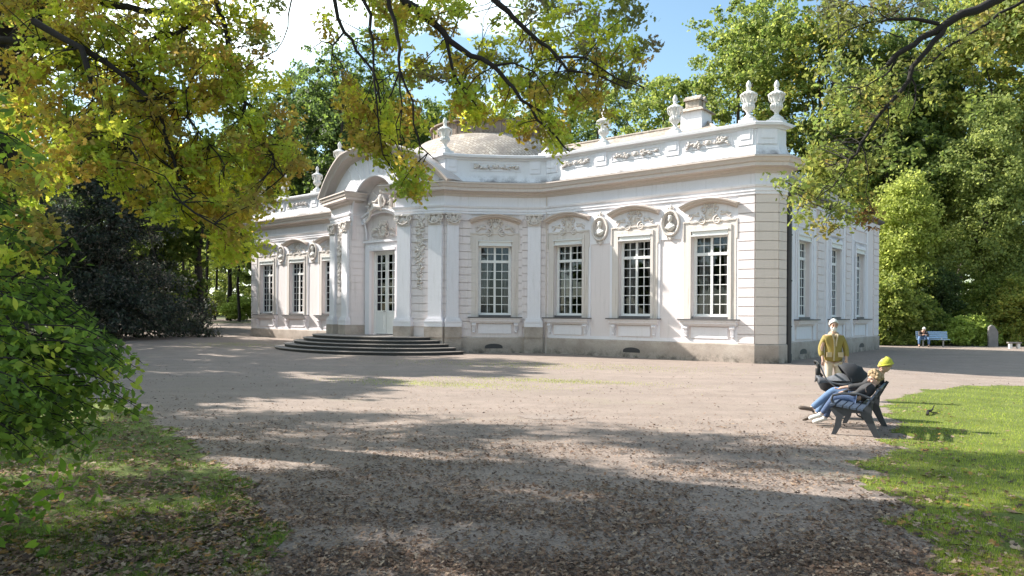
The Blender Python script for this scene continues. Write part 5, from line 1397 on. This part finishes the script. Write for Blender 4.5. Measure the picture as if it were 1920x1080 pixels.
for s, k in ((1, 'r'), (-1, 'l')):
    CT.update({k + 's': (s * .185, 0, 1.385, .078), k + 'm': (s * .24, -.01, 1.25, .072), k + 'e': (s * .275, 0, 1.12, .066), k + 'w': (s * .26, .08, .96, .058)}); CE += E('d %ss %sm %se %sw' % (k, k, k, k))
skin('coat', CT, CE, M['coat'], man)
tp = MB()
for x0, x1, m0 in ((-.075, -.035, 0), (.0, .05, 0)):
    pass
tp.tube([(.045, .115, 1.47), (.02, .15, 1.32), (.015, .16, 1.12), (.03, .155, .88)], [.03, .024, .022, .03], 6, flat=.5); tp.tube([(-.06, .11, 1.47), (-.03, .148, 1.34), (-.015, .155, 1.2)], [.03, .022, .016], 6, flat=.5)
for s in (-1, 1): tp.box(s * .12 - .055, s * .12 + .055, .13, .150, .96, 1.07)
tp.build('coat_placket', M['coat_trim'], man, True, 60)
cl = MB(); cl.tube([(-.09, .02, 1.48), (-.05, .09, 1.46), (0, .11, 1.42), (.05, .09, 1.46), (.09, .02, 1.48), (.05, -.06, 1.5), (-.05, -.06, 1.5), (-.09, .02, 1.48)], .028, 8); cl.build('collar', M['coat_trim'], man, True, 180)
tr_ = {'p': (0, 0, .92, .15, .12), 'rh': (.09, 0, .82, .10), 'rk': (.11, .03, .5, .078), 'ra': (.12, .0, .12, .068), 'lh': (-.09, 0, .82, .10), 'lk': (-.11, .03, .5, .078), 'la': (-.12, 0, .12, .068)}
skin('trousers', tr_, E('p rh rk ra', 'p lh lk la'), M['trousers'], man)
shoe(man, (.12, -.05, 0), (.16, .2, 0)); shoe(man, (-.12, -.05, 0), (-.16, .2, 0))
gs = MB()
for s in (-1, 1): gs.tube([(s * .032 + .022 * math.cos(t), .128, 1.672 + .017 * math.sin(t)) for t in [i * .7854 for i in range(9)]], .003, 5)
gs.build('spectacles', M['dark_metal'], man)

# ---- the bench and the two people on it
BX, BY, BR = 5.80, 12.30, R(59.5)
bench = empty('park_bench', (BX, BY, ground(BX, BY)), BR, 'dark blue grey slatted bench with two people on it at the edge of the lawn', 'bench')
def slab(m, a, b, w, t, n):      # slat from a to b, wide along n
    a, b, n = Vector(a), Vector(b), Vector(n).normalized(); d = (b - a).normalized(); k = d.cross(n)
    m.add([a + n * w / 2 * i + k * t / 2 * j for i, j in ((-1, -1), (1, -1), (1, 1), (-1, 1))] + [b + n * w / 2 * i + k * t / 2 * j for i, j in ((-1, -1), (1, -1), (1, 1), (-1, 1))],
          [(0, 1, 2, 3), (7, 6, 5, 4), (0, 4, 5, 1), (1, 5, 6, 2), (2, 6, 7, 3), (3, 7, 4, 0)])
st = MB()
for k in range(5): slab(st, (-.78, -.02 + .10 * k, .435 + .014 * (k - 1)), (.78, -.02 + .10 * k, .435 + .014 * (k - 1)), .082, .032, (0, 1, .14 if k < 4 else -.3))
st.build('seat', M['bench'], bench)
bk = MB()
for k in range(3): slab(bk, (-.78, -.13 - .062 * k, .53 + .09 * k), (.78, -.13 - .062 * k, .53 + .09 * k), .078, .03, (0, -.6, 1))
bk.build('backrest', M['bench'], bench)
for x in (-.70, .70):
    m = MB()
    m.prism([(.33, 0)] * 0 or [(.40, 0), (.33, 0), (.26, .14), (.24, .28), (.10, .36), (-.02, .36), (-.10, .22), (-.22, 0), (-.31, 0), (-.24, .16), (-.18, .34), (-.19, .50), (-.33, .76), (-.28, .78), (-.13, .52), (-.06, .42), (.38, .43), (.42, .40), (.33, .28), (.35, .14)], 0, .055)
    m.v = [(x + y - .027, a, z) for a, y, z in m.v]
    m.tube([(x, -.17, .60), (x, .0, .66), (x, .25, .655), (x, .38, .62), (x, .40, .55), (x, .33, .43)], .02, 8)
    m.build('iron_frame', M['bench_leg'], bench)

def bp(px, py): return BX + math.cos(BR) * px - math.sin(BR) * py, BY + math.sin(BR) * px + math.cos(BR) * py
def seated(label, x, hip, ch, nk, hd, fwd, legs, arms, top, pants, shoes, hair, cap, hat=None, sc=1.0, lean=.16, drop=0):
    def q(p):
        k = max(0, p[2] - .55); return (p[0], p[1] - lean * k / .4, p[2] - drop * min(1, k / .3))
    ch, nk, hd = q(ch), q(nk), q(hd); arms = [tuple(q(a) if j < 2 else (a[0], a[1], a[2] - drop * .4) for j, a in enumerate(arm)) for arm in arms]
    root = empty('person', (BX, BY, ground(BX, BY)), BR, label, 'person')
    ND = {'pel': (*hip, .12 * sc), 'sp': (*Vector(hip).lerp(Vector(ch), .5), .115 * sc, .095 * sc), 'ch': (*ch, .135 * sc, .10 * sc), 'nk': (*nk, .05), 'hd0': (*Vector(nk).lerp(Vector(hd), .45), .05), 'hd1': (*hd, .08 * sc), 'hd2': (hd[0], hd[1], hd[2] + .05, .065 * sc)}
    ED = E('pel sp ch nk hd0 hd1 hd2'); JT = {'a': (hip[0], hip[1], hip[2], .145 * sc, .13 * sc), 'b': (*Vector(hip).lerp(Vector(ch), .5), .15 * sc, .125 * sc), 'c': (*ch, .155 * sc, .125 * sc), 'd': (*Vector(ch).lerp(Vector(nk), .75), .085)}
    JE = E('a b c d'); TR = {'p': (hip[0], hip[1], hip[2] - .0, .125 * sc)}; TE = []
    for k, (h, kn, an, toe) in zip('rl', legs):
        ND.update({k + 'hip': (*h, .08 * sc), k + 'kn': (*kn, .055 * sc), k + 'an': (*an, .038), k + 'to': (*toe, .03)}); ED += E('pel %ship %skn %san %sto' % (k, k, k, k))
        TR.update({k + 'h': (*h, .095 * sc), k + 'm': (*Vector(h).lerp(Vector(kn), .5), .088 * sc), k + 'k': (*kn, .076 * sc), k + 'c': (*Vector(kn).lerp(Vector(an), .45), .068 * sc), k + 'a': (*Vector(kn).lerp(Vector(an), .94), .055 * sc)}); TE += E('p %sh %sm %sk %sc %sa' % ((k,) * 5))
        v = (Vector(toe) - Vector(an)); shoe(root, Vector(an) - Vector((0, 0, .05)) - v * .2, Vector(toe) + v * .35 - Vector((0, 0, .03)), shoes, .05)
    for k, s, (shd, el, wr) in zip('RL', (1, -1), arms):
        ND.update({k + 'sh': (*shd, .055 * sc), k + 'el': (*el, .042 * sc), k + 'w': (*wr, .026)}); ED += E('ch %ssh %sel %sw' % (k, k, k)); hand_nodes(ND, ED, wr, Vector(wr) - Vector(el) + Vector((0, 0, -.05)), s, k)
        JT.update({k + 's': (*shd, .08 * sc), k + 'm': (*Vector(shd).lerp(Vector(el), .5), .068 * sc), k + 'e': (*el, .062 * sc), k + 'w': (*Vector(el).lerp(Vector(wr), .88), .047 * sc)}); JE += E('c %ss %sm %se %sw' % ((k,) * 4))
    h_ = head_bits(root, hd, fwd, hair, cap)
    skin('body', ND, ED, M['skin'], root); h_.build('head', M['skin'], root, True, 180)
    skin('jacket', JT, JE, top, root); skin('trousers', TR, TE, pants, root)
    if hat:
        hc, f = Vector(hd), Vector(fwd).normalized(); s_ = f.cross(Vector((0, 0, 1))).normalized(); u = s_.cross(f); Rm = Matrix((s_, f, u)).transposed(); m = MB()
        n, k = 20, 8; vs = []
        for i in range(k + 1):
            ph = math.pi * .53 * i / k
            for j in range(n):
                t = 2 * math.pi * j / n; r = 1 + .03 * math.cos(t * 10); vs.append(tuple(hc + Rm @ Vector((.095 * r * math.sin(ph) * math.cos(t), -.014 + .112 * r * math.sin(ph) * math.sin(t), .022 + .118 * math.cos(ph) - .015 * math.sin(t)))))
        m.add(vs, [(i * n + j, (i + 1) * n + j, (i + 1) * n + (j + 1) % n, i * n + (j + 1) % n) for i in range(k) for j in range(n)])
        m.tube([tuple(hc + Rm @ Vector((.100 * math.cos(2 * math.pi * j / 20), -.012 + .115 * math.sin(2 * math.pi * j / 20), .018 - .02 * math.sin(2 * math.pi * j / 20)))) for j in range(21)], .014, 6)
        m.build('knitted_hat', hat, root, True, 180)
    return root
seated('person in a yellow knitted hat and dark jacket sitting on the near bench', .5,
       (.44, .10, .54), (.50, -.02, .80), (.50, -.08, .93), (.49, -.08, 1.05), (-.45, 1, -.05),
       (((.36, .16, .53), (.36, .50, .60), (.24, .86, .26), (.20, 1.0, .28)), ((.52, .16, .53), (.50, .54, .58), (.44, .80, .14), (.42, .96, .07))),
       (((.67, -.04, .87), (.80, -.16, .70), (.78, .02, .62)), ((.34, -.04, .87), (.20, .08, .72), (.16, .30, .68))),
       M['jacket'], M['jeans'], M['shoe'], M['hair_blond'], (1.05, 1.05, 1.0), M['beanie'])
seated('curly blond child in grey jacket and jeans leaning against the yellow hatted person', .25,
       (.04, .10, .51), (.17, .0, .70), (.22, -.04, .80), (.235, -.02, .905), (-.45, .8, -.1),
       (((.0, .14, .52), (-.02, .44, .52), (.02, .66, .20), (.0, .80, .15)), ((.12, .16, .52), (.12, .46, .53), (.16, .62, .12), (.15, .76, .07))),
       (((.28, .02, .76), (.34, .20, .66), (.24, .38, .60)), ((.06, .0, .76), (-.06, .12, .62), (.02, .28, .58))),
       M['jacket'], M['jeans_dark'], M['shoe_white'], M['hair_blond'], (1.22, 1.2, 1.16), None, .86, .14, .07)

# ---- pushchair
PX, PY = 6.08, 13.75
pu = empty('pushchair', (PX, PY, ground(PX, PY)), R(-14), 'black pushchair with raised hood and grey blanket in front of the standing man', 'pushchair')
ch = MB()
for s in (-1, 1):
    y = s * .24; ch.tube([(-.42, y, 1.0), (-.30, y, .72), (.05, y, .42), (.36, y * .9, .14)], .014, 8); ch.tube([(-.36, y, .13), (-.05, y, .45), (.28, y, .62)], .014, 8); ch.tube([(-.05, y, .44), (-.02, y, .60)], .014, 8)
ch.tube([(-.36, -.24, .13), (-.36, .24, .13)], .012, 8); ch.tube([(.36, -.21, .14), (.36, .21, .14)], .012, 8)
ch.build('chassis', M['steel'], pu, True, 60)
hn = MB(); hn.tube([(-.42, -.24, .98), (-.44, -.22, 1.03), (-.45, 0, 1.04), (-.44, .22, 1.03), (-.42, .24, .98)], .020, 8); hn.tube([(-.44, -.24, 1.0), (-.42, -.24, .84), (-.37, -.24, .78)], .024, 8); hn.build('handle', M['rubber'], pu, True, 60)
for x, y, r in ((-.36, -.27, .125), (-.36, .27, .125), (.37, -.2, .09), (.37, .2, .09)):
    w = MB(); n = 20
    w.tube([(x + r * .86 * math.cos(2 * math.pi * i / n), y, r + r * .86 * math.sin(2 * math.pi * i / n)) for i in range(n + 1)], r * .15, 8, False); wo_ = w.build('wheel', M['rubber'], pu, True, 60)
    q = MB(); q.tube([(x, y - .02, r), (x, y + .02, r)], r * .25, 10)
    for i in range(6): t = i * math.pi / 3; q.tube([(x, y, r), (x + r * .8 * math.cos(t), y, r + r * .8 * math.sin(t))], .007, 5)
    q.build('rim', M['steel'], wo_)
bs = MB(); n = 20; prof = [(0, .46), (.6, .46), (.86, .52), (1.0, .64), (1.02, .70), (.95, .70), (.8, .60)]
for r, z in prof:
    for k in range(n): t = 2 * math.pi * k / n; bs.v.append((.0 + .42 * r * math.copysign(abs(math.cos(t)) ** .7, math.cos(t)), .21 * r * math.copysign(abs(math.sin(t)) ** .7, math.sin(t)), z))
bs.f += [(i * n + k, i * n + (k + 1) % n, (i + 1) * n + (k + 1) % n, (i + 1) * n + k) for i in range(len(prof) - 1) for k in range(n)]
bs.build('carrycot', M['stroller'], pu, True, 60)
ho = MB(); vs = []; na, nb = 10, 14
for i in range(na + 1):
    a = R(4) + R(118) * i / na
    for j in range(nb + 1):
        t = math.pi * j / nb; w = .225 * math.cos(t); r = .34 * math.sin(t) ** .75 * (1 + .03 * math.cos(i * 3.14)); vs.append((.12 + r * math.cos(a), w, .68 + r * math.sin(a)))
ho.add(vs, [(i * (nb + 1) + j, i * (nb + 1) + j + 1, (i + 1) * (nb + 1) + j + 1, (i + 1) * (nb + 1) + j) for i in range(na) for j in range(nb)])
hoo = ho.build('hood', M['stroller'], pu, True, 180); so_ = hoo.modifiers.new('t', 'SOLIDIFY'); so_.thickness = .012
bl = MB(); g = random.Random(2); vs = []; na, nb = 16, 12
for i in range(na + 1):
    for j in range(nb + 1):
        u, v = i / na, j / nb; x = -.44 + .58 * u; y = -.25 + .5 * v; e = abs(v - .5) * 2
        vs.append((x, y, .735 + .06 * math.sin(u * 9 + v * 4) * (1 - e) + .035 * math.sin(v * 13 + u * 5) - .10 * e ** 4 + .05 * u * (1 - e)))
bl.add(vs, [(i * (nb + 1) + j, i * (nb + 1) + j + 1, (i + 1) * (nb + 1) + j + 1, (i + 1) * (nb + 1) + j) for i in range(na) for j in range(nb)])
blo = bl.build('blanket', M['stroller_grey'], pu, True, 180); so_ = blo.modifiers.new('t', 'SOLIDIFY'); so_.thickness = .02
m = MB(); m.lathe([(.028, 0), (.036, .01), (.04, .12), (.036, .125), (.03, .02)], (-.46, -.29, .80), 12); m.build('cup_holder', M['rubber'], pu, True, 40)
bg_ = MB(); bg_.box(-.30, .22, -.17, .17, .18, .33); bgo = bg_.build('basket', M['stroller'], pu); bv = bgo.modifiers.new('b', 'BEVEL'); bv.width = .04; bv.segments = 3

# ---- far bench with its sitter, grey stone, low stone seat, twig, puddle
fx, fy = (1748 - 960) / 1400 * 45.0, 45.0
fbn = empty('park_bench', (fx, fy, ground(fx, fy)), R(168), 'pale blue slatted bench far off at the edge of the wood', 'bench')
m = MB()
for k in range(5): slab(m, (-.86, .0 + .10 * k, .46), (.86, .0 + .10 * k, .46), .08, .035, (0, 1, 0))
m.build('seat', M['bench_pale'], fbn); m = MB()
for k in range(4): slab(m, (-.86, -.06 - .03 * k, .56 + .11 * k), (.86, -.06 - .03 * k, .56 + .11 * k), .09, .035, (0, -.25, 1))
m.build('backrest', M['bench_pale'], fbn)
for x in (-.55, .55):
    m = MB(); m.box(x - .04, x + .04, .12, .20, -.05, .44); m.box(x - .03, x + .03, -.02, .42, .40, .44); m.tube([(x, .0, .42), (x, -.08, .6), (x, -.17, .92)], .03, 6); m.build('leg', M['steel'], fbn)
def far_sitter():
    root = empty('person', fbn.location, R(168), 'hunched person in a dark jacket and jeans bending forward on the distant bench', 'person')
    o = .62
    ND = {'pel': (o, .12, .55, .13), 'sp': (o, .20, .74, .13, .11), 'ch': (o, .36, .92, .14, .11), 'nk': (o, .46, .98, .055), 'hd0': (o, .52, 1.02, .06), 'hd1': (o, .58, 1.05, .09), 'hd2': (o, .60, 1.09, .075)}
    ED = E('pel sp ch nk hd0 hd1 hd2')
    JT = {'a': (o, .14, .58, .16, .14), 'b': (o, .22, .75, .17, .14), 'c': (o, .35, .91, .17, .13), 'd': (o, .43, .96, .09)}; JE = E('a b c d'); TR = {'p': (o, .14, .54, .14)}; TE = []
    for s, k in ((1, 'r'), (-1, 'l')):
        ND.update({k + 'h': (o + s * .1, .18, .54, .09), k + 'k': (o + s * .27, .58, .54, .06), k + 'a': (o + s * .26, .56, .10, .04), k + 't': (o + s * .29, .70, .05, .035), k + 's': (o + s * .19, .36, .90, .06), k + 'e': (o + s * .25, .54, .66, .045), k + 'w': (o + s * .08, .68, .74, .03)})
        ED += E('pel %sh %sk %sa %st' % ((k,) * 4), 'ch %ss %se %sw' % ((k,) * 3)); hand_nodes(ND, ED, ND[k + 'w'][:3], (-s * .6, .2, .1), s, k)
        JT.update({k + 's': (o + s * .2, .36, .89, .085), k + 'e': (o + s * .25, .54, .67, .07), k + 'w': (o + s * .11, .66, .73, .05)}); JE += E('c %ss %se %sw' % ((k,) * 3))
        TR.update({k + 'h': (o + s * .1, .2, .54, .10), k + 'k': (o + s * .27, .58, .54, .082), k + 'a': (o + s * .26, .56, .14, .065)}); TE += E('p %sh %sk %sa' % ((k,) * 3))
        shoe(root, (o + s * .26, .5, 0), (o + s * .3, .76, 0))
    h_ = head_bits(root, (o, .58, 1.07), (.0, 1, -.75), M['hair_white']); skin('body', ND, ED, M['skin'], root, sub=1); h_.build('head', M['skin'], root, True, 180)
    skin('jacket', JT, JE, M['jacket'], root, sub=1); skin('trousers', TR, TE, M['jeans'], root, sub=1)
far_sitter()
sx_, sy_ = (1862 - 960) / 1400 * 46.0, 46.0
m = MB(); g = random.Random(5)
prof = [(-.28, 0), (.27, 0), (.26, .5), (.27, .98), (.24, 1.06), (.06, 1.36), (-.12, 1.44), (-.26, 1.30), (-.29, .9), (-.26, .45)]
m.prism([(x, z - .1) for x, z in prof], -.11, .11); so_ = m.build('standing_stone', M['stele'], None); so_.location = (sx_, sy_, ground(sx_, sy_)); so_.rotation_euler = (0, 0, R(-12))
bv = so_.modifiers.new('b', 'BEVEL'); bv.width = .03; bv.segments = 2; tag(so_, 'upright grey stone slab with a slanting top at the far path edge', 'standing stone')
lx, ly = (1902 - 960) / 1400 * 43.5, 43.5
ls = empty('stone_seat', (lx, ly, ground(lx, ly)), R(-15), 'low pale stone seat half hidden under leaves at the far right', 'stone seat')
for x in (-.2, .2): m = MB(); m.box(x - .07, x + .07, -.12, .12, -.05, .30); o = m.build('leg', M['urn'], ls)
m = MB(); m.box(-.34, .34, -.16, .16, .30, .37); m.build('seat', M['stele'], ls)
m = MB(); a, b = at(1742, 778, 14.1), at(1771, 767, 14.9); z0 = ground(a.x, a.y)
m.tube([(a.x - .02, a.y, z0 + .02), (a.x + .1, a.y + .2, z0 + .07), (a.x + .35, a.y + .5, z0 + .05), (a.x + .62, a.y + .9, z0 + .10)], [.03, .022, .016, .006], 7); m.tube([(a.x + .1, a.y + .2, z0 + .07), (a.x + .25, a.y + .1, z0 + .03)], [.018, .006], 6)
tag(m.build('fallen_branch', M['bark_dark'], None), 'short dark fallen branch lying on the sunlit lawn behind the bench', 'branch')
t = NT('damp_gravel'); M['damp'] = t.pbr(t.ramp(t.noise(9, 5, .7), [(.35, (.21, .165, .14)), (.65, (.29, .235, .20))]), .8, t.bump(t.noise(30, 3), .3, .01))
vs = [(.75 + (.62 + .12 * noise.noise(Vector((math.cos(k * .21) * 2, math.sin(k * .21) * 2, 1)))) * math.cos(k * .20944), 13.65 + (.36 + .1 * noise.noise(Vector((math.cos(k * .21) * 2, math.sin(k * .21) * 2, 6)))) * math.sin(k * .20944), .006) for k in range(30)]
me = bpy.data.meshes.new('damp_patch'); me.from_pydata(vs, [], [tuple(range(30))]); tag(link('damp_patch', me, M['damp']), kind='structure')
